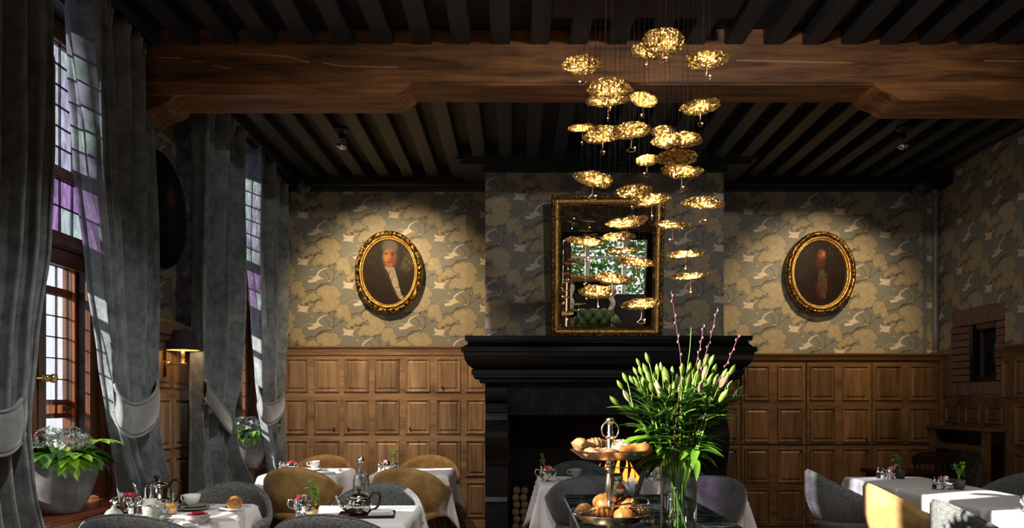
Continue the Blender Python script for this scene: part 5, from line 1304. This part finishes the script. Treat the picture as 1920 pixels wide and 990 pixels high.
# right-hand tables
for px, py, lab in ((1655, 898, 'farthest right-hand'), (1760, 918, 'middle right-hand')):
    sugar_pot('silver sugar pot on the %s table' % lab, T(px+15, py), .2, px, 1.0, ('pink', 'kraft', 'paper')); shaker('salt shaker on the %s table' % lab, T(px, py+.5)); shaker('pepper shaker on the %s table' % lab, T(px-8, py-1), True)
    pot_plant('green plant in a dark clay pot on the %s table' % lab, T(px+(33 if px < 1700 else 38), py-.5), .12, 'pot', px, True, 1.15)
ms = thing('menu_holder', 'curly white menu holder on the nearest right-hand table', 'card holder', T(1912, 962)+Vector((.05, 0, 0)), .2)
b = MB()
for sx in (-1, 1): b.tube(curve([(0, 0, .0), (sx*.05, 0, .01), (sx*.035, 0, .045), (sx*.055, 0, .075), (sx*.03, 0, .10), (0, 0, .115)], 6), .007, 6)
b.build('scroll_frame', 'silver', ms); MB().box(-.04, .04, -.002, .002, .006, .10).build('card', 'paper', ms)

# ------------------------------------------------------------------ stone bowls of hydrangea on the sills
def planter(label, loc, s, seed, nl):
    t = thing('stone_planter', label, 'planter', loc, 0); t.scale = (s, s, s); q = random.Random(seed)
    MB().lathe([(.001, 0), (.085, 0), (.10, .006), (.145, .09), (.178, .19), (.192, .29), (.194, .30), (.180, .30), (.172, .20), (.001, .19)], 40).build('bowl', 'stoneware', t)
    MB().lathe([(.001, .275), (.178, .268)], 24).build('soil', 'soil', t)
    for i in range(nl):
        a, r, e = q.uniform(0, 6.28), .17*math.sqrt(q.random()), q.uniform(0, 1)
        big = i % 4 == 0
        mat = q.choice(['leaf', 'leaf', 'leafpale', 'leaf', 'leaflight'])
        put_leaf(t, mat, .11, .075, (r*math.cos(a), r*math.sin(a), .31+.10*e*(1-r/.2)), a-PI/2+q.uniform(-.5, .5), q.uniform(.0, .7)*(1-r/.2)-.1, .55, q.uniform(-.3, .3), q.uniform(.75, 1.2))
    for i in range(9):                             # palmate leaves spilling over the rim
        a = q.uniform(-2.4, 1.2) if i else -1.0
        put_leaf(t, 'leaflight' if i % 3 else 'leafpale', .13, .055, (.165*math.cos(a), .165*math.sin(a), .315), a-PI/2, -.30+q.uniform(-.45, .45), .30, q.uniform(-.2, .2), q.uniform(.8, 1.25), 5)
    MB().tube(curve([(.1, -.02, .30), (.16, -.03, .36), (.215, -.03, .392)], 4), .004, 6).build('stalk', 'lilystem', t)
    put_leaf(t, 'leaflight', .13, .055, (.215, -.03, .392), -PI/2, .02, .15, 0, 1.15, 5)
    for x, y, z, r in ((-.03, -.05, .40, .075), (.075, -.06, .375, .065), (-.09, .0, .37, .06), (.02, .06, .405, .065), (.10, .04, .37, .055)):
        b = MB()
        for k in range(46):
            u, w_ = q.uniform(0, 6.28), q.uniform(-.25, 1); c = math.sqrt(1-w_*w_)
            nrm = Vector((c*math.cos(u), c*math.sin(u), w_)); p = Vector((x, y, z))+nrm*r*Vector((1, 1, .62)).length/1.6
            tx = nrm.orthogonal().normalized(); ty = nrm.cross(tx); m_ = .012
            for a4 in range(4):
                d1 = tx*math.cos(a4*PI/2)+ty*math.sin(a4*PI/2); d2 = tx*math.cos(a4*PI/2+.9)+ty*math.sin(a4*PI/2+.9)
                b.add([p, p+d1*m_+nrm*.003, p+(d1+d2)*m_*.75+nrm*.005, p+d2*m_+nrm*.003], [(0, 1, 2, 3)])
        b.build('flower_head', 'hydrangea', t, kind='stuff')
    return t
planter('big grey stone bowl of hydrangea and lime leaves on the near window sill', (-2.485, 4.22, WZ0), 1.0, 21, 60)
planter('grey stone bowl of green leaves on the far window sill', (-2.44, 7.02, WZ0), 1.0, 22, 60)

# ------------------------------------------------------------------ pastry stand on the counter
SX, SD = (1144-CX)*3.1/F, 3.1
st = thing('pastry_stand', 'two-tier silver pastry stand with a ring handle on the marble counter', 'cake stand', (SX, SD, CZ))
ZA, ZBt = EYE-(961-HY)*3.1/F-CZ, EYE-(843-HY)*3.1/F-CZ    # rims of the two dishes above the counter
zf = EYE-(783-HY)*3.1/F-CZ
MB().lathe([(.001, 0), (.08, 0), (.08, .008), (.05, .014), (.02, .02), (.014, .03), (.014, max(.051, ZA-.03))], 28).build('foot', 'standsilver', st)
k0 = ZA-.035
MB().lathe([(.014, k0), (.016, k0+0.0725), (.013, k0+0.0798), (.013, k0+0.0870), (.019, k0+0.1232), (.020, k0+0.1522), (.015, k0+0.1885), (.013, k0+0.1958), (.021, k0+0.2030), (.021, k0+0.2146), (.013, k0+0.2204), (.018, k0+0.2291), (.018, k0+0.2392), (.012, ZBt-.03), (.014, ZBt+.04), (.011, ZBt+.045), (.017, ZBt+.05), (.017, ZBt+.056), (.011, ZBt+.06), (.014, ZBt+.07), (.011, ZBt+.075), (.011, zf-.03), (.010, zf-.026), (.017, zf-.018), (.019, zf-.010), (.015, zf-.002), (.001, zf)], 20).build('stem', 'standsilver', st)
MB().tube([(.034*math.cos(a), .0, zf-.050+.036*math.sin(a)) for a in np.linspace(0, 2*PI, 28)[:-1]], .0032, 7, 0, True).build('ring_handle', 'standsilver', st)
for nm, z, r in (('upper_dish', ZBt, .158), ('lower_dish', ZA, .155)):
    MB().lathe([(.001, z-.036), (r*.68, z-.036), (r*.72, z-.034), (r, z-.002), (r+.003, z), (r, z+.002), (r*.70, z-.030), (.001, z-.031)], 48).build(nm, 'standsilver', st)
def croissant(label, loc, rz, s=1.0, mat='crust', cres=.9, tilt=0.0):
    t = thing('croissant', label, 'pastry', loc, rz, 'pastries on the stand'); t.scale = (s, s, s); t.rotation_euler = (tilt, 0, rz)
    n = 26; pts, R = [], []
    for i in range(n+1):
        f = i/n*2-1; a = f*cres; pts.append((.07*math.sin(a)/cres*1.0, .05*(1-math.cos(a)), .026)); R.append(max(.004, .031*(1-abs(f)**2.2))*(1+.10*math.sin(i*2.05)))
    MB().tube(pts, R, 14).build('crust', mat, t); return t
def bun(label, loc, rz, s=1.0, mat='crust', stretch=1.0):
    t = thing('bread_roll', label, 'bread', loc, rz, 'pastries on the stand'); t.scale = (s, s, s)
    def f(u, v):
        a = 2*PI*u; p = PI*v; r = .045*math.sin(p)*(1+.05*math.sin(5*a))
        return (r*math.cos(a)*stretch, r*math.sin(a), .03-.034*math.cos(p)+.003*math.sin(7*a)*math.sin(p))
    MB().grid(f, 24, 12, True).build('crust', mat, t)
    for k in (-1, 0, 1): MB().tube([(k*.018*stretch-.008, -.028, .052-.006*abs(k)), (k*.018*stretch, 0, .066-.007*abs(k)), (k*.018*stretch+.008, .028, .054-.006*abs(k))], [.002, .005, .002], 6).build('score', 'bread', t)
    return t
S = Vector((SX, SD, CZ+ZA-.031)); S2 = Vector((SX, SD, CZ+ZBt-.031))
croissant('large croissant at the front left of the lower dish', S+Vector((-.045, -.075, .01)), .15, 1.0, 'crust')
bun('glossy dark bun at the front of the lower dish', S+Vector((.045, -.085, .0)), .3, .95)
croissant('pale croissant at the right edge of the lower dish', S+Vector((.112, -.03, .015)), .5, .85, 'bread')
bun('round bun behind the stem on the lower dish', S+Vector((-.005, .07, .02)), .1, 1.25)
bun('tall bun at the back right of the lower dish', S+Vector((.075, .04, .025)), .8, 1.05)
croissant('flaky roll at the left of the lower dish', S+Vector((-.105, .0, .015)), 1.0, .9, 'bread')
bun('split bun in the middle of the lower dish', S+Vector((.07, -.03, .012)), .2, .9)
def loaf(label, loc, rz, L=.16, r=.026, mat='bread', tilt=0.0):
    t = thing('baguette_piece', label, 'bread', loc, rz, 'pastries on the stand'); t.rotation_euler = (0, tilt, rz)
    MB().tube([(-L/2+L*i/14, .004*math.sin(i), 0) for i in range(15)], [r*min(1, .35+2.4*math.sin(PI*(i+.0)/14))*(1+.06*math.sin(i*1.9)) for i in range(15)], 12).build('crust', mat, t)
    for k in range(4): MB().tube([(-L*.36+L*.22*k, -.006, r*.93), (-L*.26+L*.22*k, .010, r*.93)], [.003, .005], 6).build('score', 'paper', t)
    return t
loaf('crusty baguette piece along the right of the upper dish', S2+Vector((.075, -.06, .03)), .15, .17, .026, 'crust', -.10)
loaf('baguette piece at the back of the upper dish', S2+Vector((.02, .06, .04)), -.1, .19, .027, 'bread')
loaf('flat pale loaf at the front of the upper dish', S2+Vector((-.045, -.085, .024)), .05, .14, .018, 'bread')
loaf('floury slice leaning on the stem of the upper dish', S2+Vector((.035, -.05, .04)), .9, .11, .018, 'paper', -.3)
croissant('croissant with pointed ends at the left of the upper dish', S2+Vector((-.125, -.01, .03)), 1.9, .85, 'bread', 1.0, .25)
croissant('seeded crust behind the left of the upper dish', S2+Vector((-.055, .04, .025)), .3, .9, 'bread')
tg = thing('serving_tongs', 'silver scissor tongs laid across the lower dish', 'tongs', (SX, SD-.085, CZ+ZA+.032), .06)
for s_ in (-1, 1):
    MB().tube(curve([(-.135, s_*.008, -.022), (-.06, s_*.006, -.008), (.02, -s_*.003, .008), (.075, -s_*.008, .016)], 5), .0035, 6).build('arm', 'silver', tg)
    MB().sphere((-.14, s_*.009, -.022), .012, 8, sc=(2, .8, .35)).build('tip', 'silver', tg)
MB().tube(curve([(.072, 0, .012), (.085, 0, .036), (.13, 0, .034), (.142, 0, .020), (.13, 0, .006), (.085, 0, .004), (.072, 0, .012)], 5), .0036, 6).build('loop', 'silver', tg)

# things at the back of the counter
def C(px, py): d = (EYE-CZ)*F/(py-HY); return Vector(((px-CX)*d/F, d, CZ))
sb = thing('sauce_bottle', 'small amber sauce bottle with a green cap behind the pastry stand', 'bottle', C(1163, 933), 0)
MB().lathe([(.001, 0), (.021, 0), (.022, .06), (.010, .085), (.009, .10), (.001, .10)], 18).build('glass', 'sauce', sb); MB().lathe([(.011, .095), (.011, .122), (.001, .122)], 14).build('cap', 'redcap', sb); MB().lathe([(.0225, .018), (.0225, .05)], 18).build('label_band', 'kraft', sb)
sg = thing('straw_glass', 'tumbler of paper sugar sticks at the back of the counter', 'glass', C(1186, 935), 0)
MB().lathe([(.001, 0), (.023, 0), (.033, .10), (.031, .10), (.022, .005), (.001, .005)], 22).build('glass', 'clear', sg); q = random.Random(6)
for i in range(14):
    a, r = q.uniform(0, 6.28), .018*math.sqrt(q.random()); MB().tube([(r*.7*math.cos(a), r*.7*math.sin(a), .008), (r*1.4*math.cos(a), r*1.4*math.sin(a), .112+q.uniform(-.006, .008))], .0038, 6).build('sugar_stick', 'paper', sg)
wc2 = tag(MB().box(-.035, .035, -.003, .003, 0, .085).build('menu_card', 'paper', None, .001), 'white menu card leaning behind the sauce bottle', 'card', None, C(1152, 931), .5)
tb = thing('tumbler', 'empty clear tumbler upside down between the pastry stand and the vase', 'glass', (.545, 3.22, CZ), 0)
MB().lathe([(.034, 0), (.027, .105), (.001, .105), (.001, .100), (.025, .100), (.031, .0)], 24).build('glass', 'clear', tb)

# ------------------------------------------------------------------ glass vase of lilies
VX, VD = (1272-CX)*3.1/F, 3.1
VR, VH = .072, EYE-(872-HY)*3.1/F-CZ
vt = thing('glass_vase', 'tall clear cylinder vase holding lilies on the marble counter', 'vase', (VX, VD, CZ))
MB().lathe([(.001, 0), (VR-.003, 0), (VR, .004), (VR, VH), (VR-.004, VH), (VR-.005, .014), (.001, .014)], 48).build('cylinder', 'vaseglass', vt)
MB().lathe([(.001, .0145), (VR-.0055, .0145), (VR-.0055, VH*.70), (.001, VH*.70)], 40).build('water', 'water', vt)
buds = [(320, 95, 1.0, 0), (245, 130, .8, 0), (220, 200, .85, 0), (265, 195, .9, 0), (305, 190, 1.2, 0), (330, 250, 1.3, 0), (140, 255, 1.0, 0), (100, 310, .95, 0), (195, 270, .9, 0), (265, 340, 1.2, 0), (150, 400, 1.2, 1), (55, 440, 1.1, 0), (400, 190, 1.0, 0), (430, 165, .8, 0), (465, 240, 1.6, 0), (520, 200, .9, 0), (410, 350, 1.6, 1), (560, 270, 1.1, 0), (598, 190, 1.1, 0), (600, 295, 1.2, 0), (660, 170, .9, 0), (650, 250, 1.4, 0), (715, 250, 1.3, 0), (735, 150, .9, 0), (790, 110, 1.2, 0), (835, 115, 1.0, 0), (780, 215, 1.3, 1), (800, 315, 1.5, 0), (855, 190, 1.1, 0), (935, 275, 1.5, 1), (940, 220, .9, 0), (1000, 190, 1.1, 0), (975, 325, 1.1, 0), (1045, 370, 1.5, 0), (930, 400, 1.3, 0), (870, 270, 1.2, 0), (690, 300, 1.1, 0), (385, 250, 1.0, 0), (500, 350, .9, 0), (290, 300, 1.0, 0), (350, 330, 1.0, 0), (530, 330, 1.1, 0), (580, 350, 1.0, 0), (640, 330, 1.2, 0), (745, 330, 1.1, 1), (850, 340, 1.1, 0), (905, 330, 1.2, 0), (230, 290, 1.1, 0), (480, 300, 1.1, 0), (690, 220, 1.0, 0), (825, 260, 1.0, 0)]
q = random.Random(17)
bud3 = []
for cx_, cy_, sz, pk in buds:
    d = VD+q.uniform(-.10, .11); p = P(1140+cx_/4.304, 650+cy_/4.304, d); bud3.append((p, sz, pk))
budmesh = {0: None, 1: None}
def bud_piece(mat, name='bud'):
    b = MB(); b.grid(lambda u, v: ((.0085*math.sin(PI*min(1, v*.94+.05))**.75*(1+.10*math.cos(6*PI*u)))*math.cos(2*PI*u), (.0085*math.sin(PI*min(1, v*.94+.05))**.75*(1+.10*math.cos(6*PI*u)))*math.sin(2*PI*u), -.022+.048*v), 18, 9, True)
    return b.build(name, mat)
bm_ = {0: bud_piece('bud'), 1: bud_piece('budpink')}
order = sorted(range(len(bud3)), key=lambda i: bud3[i][0].x)
groups = [order[i::1][:0] for i in range(0)]
ns = 13; chunks = [[] for _ in range(ns)]
for k, i in enumerate(order): chunks[min(ns-1, k*ns//len(order))].append(i)
LV = leaf_mesh
posw = ['leftmost', 'second from the left', 'third from the left', 'fourth from the left', 'fifth from the left', 'sixth from the left', 'middle', 'sixth from the right', 'fifth from the right', 'fourth from the right', 'third from the right', 'second from the right', 'rightmost']
def aim(v): return Vector(v).to_track_quat('Z', 'Y').to_euler()
for k, ch_ in enumerate(chunks):
    c = sum((bud3[i][0] for i in ch_), Vector())/len(ch_); off = Vector((c.x-VX, c.y-VD, 0))
    top = Vector((VX+off.x*.78, VD+off.y*.8, c.z-.075))
    a = q.uniform(0, 6.28); base = Vector((VX-off.x*.16+.022*math.cos(a), VD-off.y*.1+.03*math.sin(a), CZ+.02))
    rimp = Vector((VX+max(-.052, min(.052, off.x*.32)), VD+max(-.045, min(.045, off.y*.5+q.uniform(-.03, .03))), CZ+VH))
    t = thing('lily_stem', 'lily stem in the glass vase, the %s of thirteen by its buds' % posw[k], 'flower', base, 0, 'lily stems in the glass vase')
    path = curve([base, rimp, (rimp+top)/2+Vector((off.x*.05, 0, .015)), top], 7)
    lp_ = [p-base for p in path]
    MB().tube(lp_, [.0042]*8+[.0038]*7+[.0032]*7, 7).build('stem', 'lilystem', t)
    for i in ch_:
        p, sz, pk = bud3[i]; d = (p-(top-Vector((0, 0, .03)))).normalized()
        dirn = (Vector((p.x-VX, (p.y-VD)*.6, .30)).normalized()+d*.6).normalized()
        o = piece(bm_[pk], p-base, t, aim(dirn), (sz*1.05, sz*1.05, sz*1.02))
        if pk: o['label'] = 'pink-flushed bud'
        e = p-dirn*.022*sz; MB().tube(curve([top-base-Vector((0, 0, .02)), (top+e)/2-base+Vector((0, 0, -.008)), e-base], 4), .0021, 6).build('pedicel', 'lilystem', t)
    L_ = len(path)
    for j in range(24):
        f = q.uniform(.37, .97); kk_ = min(int(f*(L_-1)), L_-2); p = path[kk_]+(path[kk_+1]-path[kk_])*(f*(L_-1)-kk_)
        if p.z < CZ+VH+.012: continue
        yaw = q.uniform(0, 6.28)
        out_ = math.atan2(-(off.x), off.y+1e-4)
        if q.random() < .5: yaw = out_+q.uniform(-.9, .9)
        low = max(0, 1-(p.z-CZ-VH)/.16)
        put_leaf(t, 'lilyleaf' if q.random() < .72 else 'leaflight', .095, .026, p-base, yaw, q.uniform(.45, 1.15)-.65*low, .45+.3*low, q.uniform(-.3, .3), q.uniform(.75, 1.3))
for k, (tip, bas, d, mat, lab) in enumerate((((1258.6, 546), (1277, 690), 3.04, 'twig', 'tallest purple budding twig rising left of centre from the lilies'), ((1346, 576), (1316, 690), 3.16, 'twig', 'purple budding twig leaning right above the lilies'), ((1320, 607), (1304, 690), 3.20, 'twig', 'thin purple twig between the two tall ones in the lilies'), ((1296, 614), (1288, 700), 3.12, 'lilystem', 'bare green twig standing among the lilies'), ((1387, 625), (1345, 720), 3.08, 'twig', 'budding twig slanting far right out of the lilies'))):
    a, b_ = P(*tip, d), P(*bas, d); base = Vector((VX+.01*(k-2), VD+.02*((k % 3)-1), CZ+.02)); rimp = Vector((VX+.014*(k-2), VD+.015*((k % 3)-1), CZ+VH))
    t = thing('blossom_twig', lab, 'twig', base, 0, 'blossom twigs among the lilies')
    path = curve([base, rimp, (rimp+b_)/2, b_, (a+b_)/2+Vector((.003, 0, 0)), a], 6)
    MB().tube([p-base for p in path], [.0030-.0016*i/(len(path)-1) for i in range(len(path))], 6).build('stem', mat, t)
    if mat == 'twig':
        for j in range(9):
            f = .58+.42*j/8; kk_ = min(int(f*(len(path)-1)), len(path)-2); p = path[kk_]; s_ = -1 if j % 2 else 1
            MB().sphere((0, 0, 0), .0042, 7, sc=(.8, .8, 1.5)).build('bud', 'blossom', t).location = p-base+Vector((.004*s_, 0, 0))

# ------------------------------------------------------------------ hanging gold-leaf pendants
pend = [(1092, 127, 75, 38, 0, 'gold pendant at the upper left, alone before the oak beam'),
 (1243, 84, 78, 54, -8, 'topmost gold pendant of the whole cluster, tilted up'),
 (1213, 101, 66, 36, -6, 'gold pendant just below and left of the topmost one'),
 (1325, 117, 79, 37, -3, 'gold pendant at the upper right before the oak beam'),
 (1143, 171, 86, 37, -2, 'broad gold pendant before the underside of the oak beam'),
 (1140, 193, 80, 28, 2, 'gold pendant half hidden under the broad one by the beam'),
 (1205, 190, 52, 28, -14, 'small tilted gold pendant right of the broad pair at the beam'),
 (1313, 205, 76, 33, 3, 'gold pendant alone at the right, just under the beam'),
 (1092, 243, 54, 16, 4, 'narrow gold pendant at the left end of the row under the beam'),
 (1130, 258, 76, 36, 6, 'gold pendant second from the left in the row under the beam'),
 (1184, 251, 80, 34, 2, 'gold pendant in the middle of the row under the beam'),
 (1243, 249, 46, 22, 0, 'small gold pendant behind the right end of the row under the beam'),
 (1251, 268, 58, 28, -2, 'gold pendant left of the pair at the right of the row'),
 (1284, 266, 66, 31, -6, 'gold pendant at the right end of the row under the beam'),
 (1213, 303, 44, 23, 0, 'small gold pendant left of the pair above the mirror corner'),
 (1267, 301, 80, 33, -2, 'upper gold pendant of the overlapping pair above the mirror corner'),
 (1278, 326, 80, 27, -5, 'lower gold pendant of the overlapping pair above the mirror corner'),
 (1111, 341, 78, 30, -11, 'gold pendant just above the left top of the mirror frame'),
 (1187, 363, 70, 28, 4, 'gold pendant overlapping the top rail of the mirror frame'),
 (1222, 381, 77, 27, 5, 'gold pendant at the top right corner of the mirror frame'),
 (1318, 386, 80, 24, -6, 'gold pendant farthest right, beside the edge of the chimney breast'),
 (1175, 422, 80, 26, 5, 'gold pendant before the upper middle of the mirror glass'),
 (1261, 426, 70, 17, -5, 'gold pendant just right of the mirror frame, upper of the three there'),
 (1158, 448, 66, 18, 2, 'gold pendant before the glass, below the upper middle one'),
 (1097, 458, 76, 17, -8, 'gold pendant at the left side of the mirror glass'),
 (1168, 474, 72, 14, 2, 'thin gold pendant across the centre of the mirror glass'),
 (1193, 496, 75, 19, -9, 'tilted gold pendant before the right middle of the glass'),
 (1286, 481, 73, 16, 1, 'gold pendant right of the mirror, second from the bottom there'),
 (1295, 522, 81, 16, 4, 'lowest gold pendant right of the mirror'),
 (1148, 528, 73, 25, -7, 'gold pendant before the lower middle of the mirror glass'),
 (1121, 552, 71, 28, -5, 'gold pendant before the lower left of the mirror glass'),
 (1203, 575, 75, 25, 3, 'lowest gold pendant of all, at the lower right of the mirror')]
def disc_mesh(seed):
    q = random.Random(seed); ph = [q.uniform(0, 6.28) for _ in range(8)]
    def prof(a): return 1+.035*math.sin(3*a+ph[0])+.03*math.sin(5*a+ph[1])+.02*math.sin(9*a+ph[2])+.018*math.sin(19*a+ph[3])
    b = MB(); n, m = 84, 20; jit = {}
    def fn(u, v):
        a = 2*PI*u; r = .103*v*prof(a)
        key = (round(u*n) % n, round(v*(m-1)))
        if key not in jit: jit[key] = (q.uniform(-1, 1), q.uniform(-1, 1), q.uniform(-1, 1))
        j = jit[key]; aa = a+.03*j[2]*(1-v*.5)
        cr = .0026*j[0]*min(1, v*4)+.0035*math.sin(2*a+ph[5])*v*v+.002*math.sin(7*a+ph[4]+v*9)*v
        rr_ = r*(1+.015*j[1]*v)
        return (rr_*math.cos(aa), rr_*math.sin(aa), .014*v**2.5+cr)
    b.grid(fn, n, m, True, False, 0, False); o = b.build('leaf_disc', 'goldleaf'); return o
discs = [disc_mesh(40+i) for i in range(6)]
stemo = MB().tube(curve([(0, 0, .0), (0, 0, -.045), (.002, 0, -.062), (-.016, .0, -.074), (-.014, 0, -.084), (.010, 0, -.085), (.022, 0, -.078), (.012, 0, -.070), (.002, 0, -.060)], 4), .0021, 6).build('hook_stem', 'copper')
ledo = MB().lathe([(.001, -.004), (.0055, -.003), (.0055, .0035)], 10).build('led_holder', 'copper'); ledb = MB().sphere((0, 0, .004), .0038, 8).build('led', 'led')
q = random.Random(23)
for i, (px, py, w_, h_, roll, lab) in enumerate(pend):
    d = max(3.45, min(4.35, .205*F/w_)) if w_ > 60 else 4.2+.1*(i % 3)
    p = P(px, py, d); s_ = w_*d/F/.205
    e = math.atan2(HY-py, F); pit = math.asin(min(.9, h_/w_))-e
    pit = max(-.20, min(.30, pit-.05))
    t = thing('pendant_lamp', lab, 'lamp', p, 0, 'hanging gold-leaf pendants')
    dm = piece(discs[i % 6], (0, 0, 0), t, (-pit, math.radians(-roll), q.uniform(0, 6.28)), s_)
    dm.rotation_euler = (Euler((-pit, math.radians(-roll), 0)).to_matrix() @ Euler((0, 0, q.uniform(0, 6.28))).to_matrix()).to_euler()
    yw = q.uniform(0, 6.28)
    sm = piece(stemo, (0, 0, -.001), t, (0, 0, yw), 1.0)
    lx, ly = -.016*math.cos(yw), -.016*math.sin(yw)
    piece(ledo, (lx, ly, -.072), t); piece(ledb, (lx, ly, -.072), t)
    for k in (-1, 1):
        MB().tube([(k*.016, 0, .006), (k*.012, .004, ZJ-p.z)], .0007, 4).build('cable', 'cord', t)
    l = bpy.data.lights.new('pendant_light', 'SPOT'); l.energy = 3.2; l.spot_size = 2.35; l.spot_blend = 1.0; l.color = (1, .76, .42); l.shadow_soft_size = .004
    lo = bpy.data.objects.new('pendant_light', l); COL.objects.link(lo); lo.location = p+Vector((lx, ly, -.062)); lo.rotation_euler = (PI, 0, 0)
plt_ = thing('pendant_canopy', 'flat black ceiling plate from which the gold pendants hang', 'plate', ((1200-CX)*3.9/F, 3.9, ZJ))
MB().box(-.42, .62, -.50, .50, -.012, 0).build('plate', 'black', plt_, .003)

# ------------------------------------------------------------------ what the mirror shows of the room behind
sf = thing('tufted_sofa', 'green velvet tufted sofa seen in the mirror through the open doorway', 'sofa', (1.75, YB-1.7, 0), 0)
def sback(u, v):
    x = -.85+1.7*u; z = .30+.62*v
    return (x, -.0+.05*math.sin(PI*v)*1.0+.018*math.cos(x*22)*math.cos(z*22), z)
MB().grid(sback, 60, 26).build('tufted_back', 'greensofa', sf).modifiers.new('thickness', 'SOLIDIFY').thickness = -.12
MB().box(-.8, .8, .02, .72, .18, .44).build('seat', 'greensofa', sf, .05)
for s_ in (-1, 1):
    MB().tube([(s_*.86, -.08, .70), (s_*.86, .70, .62)], .11, 16).box(s_*.86-.10, s_*.86+.10, -.08, .70, .12, .62).build('arm', 'greensofa', sf)
    for y in (.0, .66): MB().lathe([(.03, .12), (.02, 0), (.001, 0)], 10, (s_*.8, y, 0)).build('foot', 'darkwood', sf)
hd = MB(); q = random.Random(31)
for i in range(5200):
    x, z, y = q.uniform(-1.8, 3.6), q.uniform(0, 3.6), q.uniform(-.5, .3); s_ = q.uniform(.09, .18); R = Euler((q.uniform(0, 6), q.uniform(0, 6), q.uniform(0, 6))).to_matrix()
    hd.add([Vector((x, y, z))+R @ Vector(c) for c in ((0, 0, 0), (s_*.4, s_*.6, 0), (0, s_*1.4, .01), (-s_*.4, s_*.6, 0))], [(0, 1, 2, 3)])
hg = hd.build('garden_hedge', 'leaf', None); hg.location = (1.9, YB-6.6, 0); hg['kind'] = 'stuff'
mt2 = thing('stone_mantel', 'carved stone mantel with a twisted column seen deep in the mirror', 'mantel', (1.75, YB-3.9, 0))
MB().box(-.08, .98, -.28, -.22, .1, 1.56).build('opening_shade_panel', 'soot', mt2); MB().box(-.35, 1.25, -.25, .25, 1.55, 1.70).build('shelf', 'window_wood', mt2, .02)  # black panel standing for the shade inside the mantel opening
for x in (-.15, 1.05): MB().tube([(x+.035*math.cos(z*14), .035*math.sin(z*14), z) for z in np.linspace(.1, 1.55, 50)], .075, 12).build('twisted_column', 'plaster', mt2)
MB().box(-.3, 1.2, -.2, .1, 0, .1).build('hearth', 'black', mt2)
SC.frame_set(1)
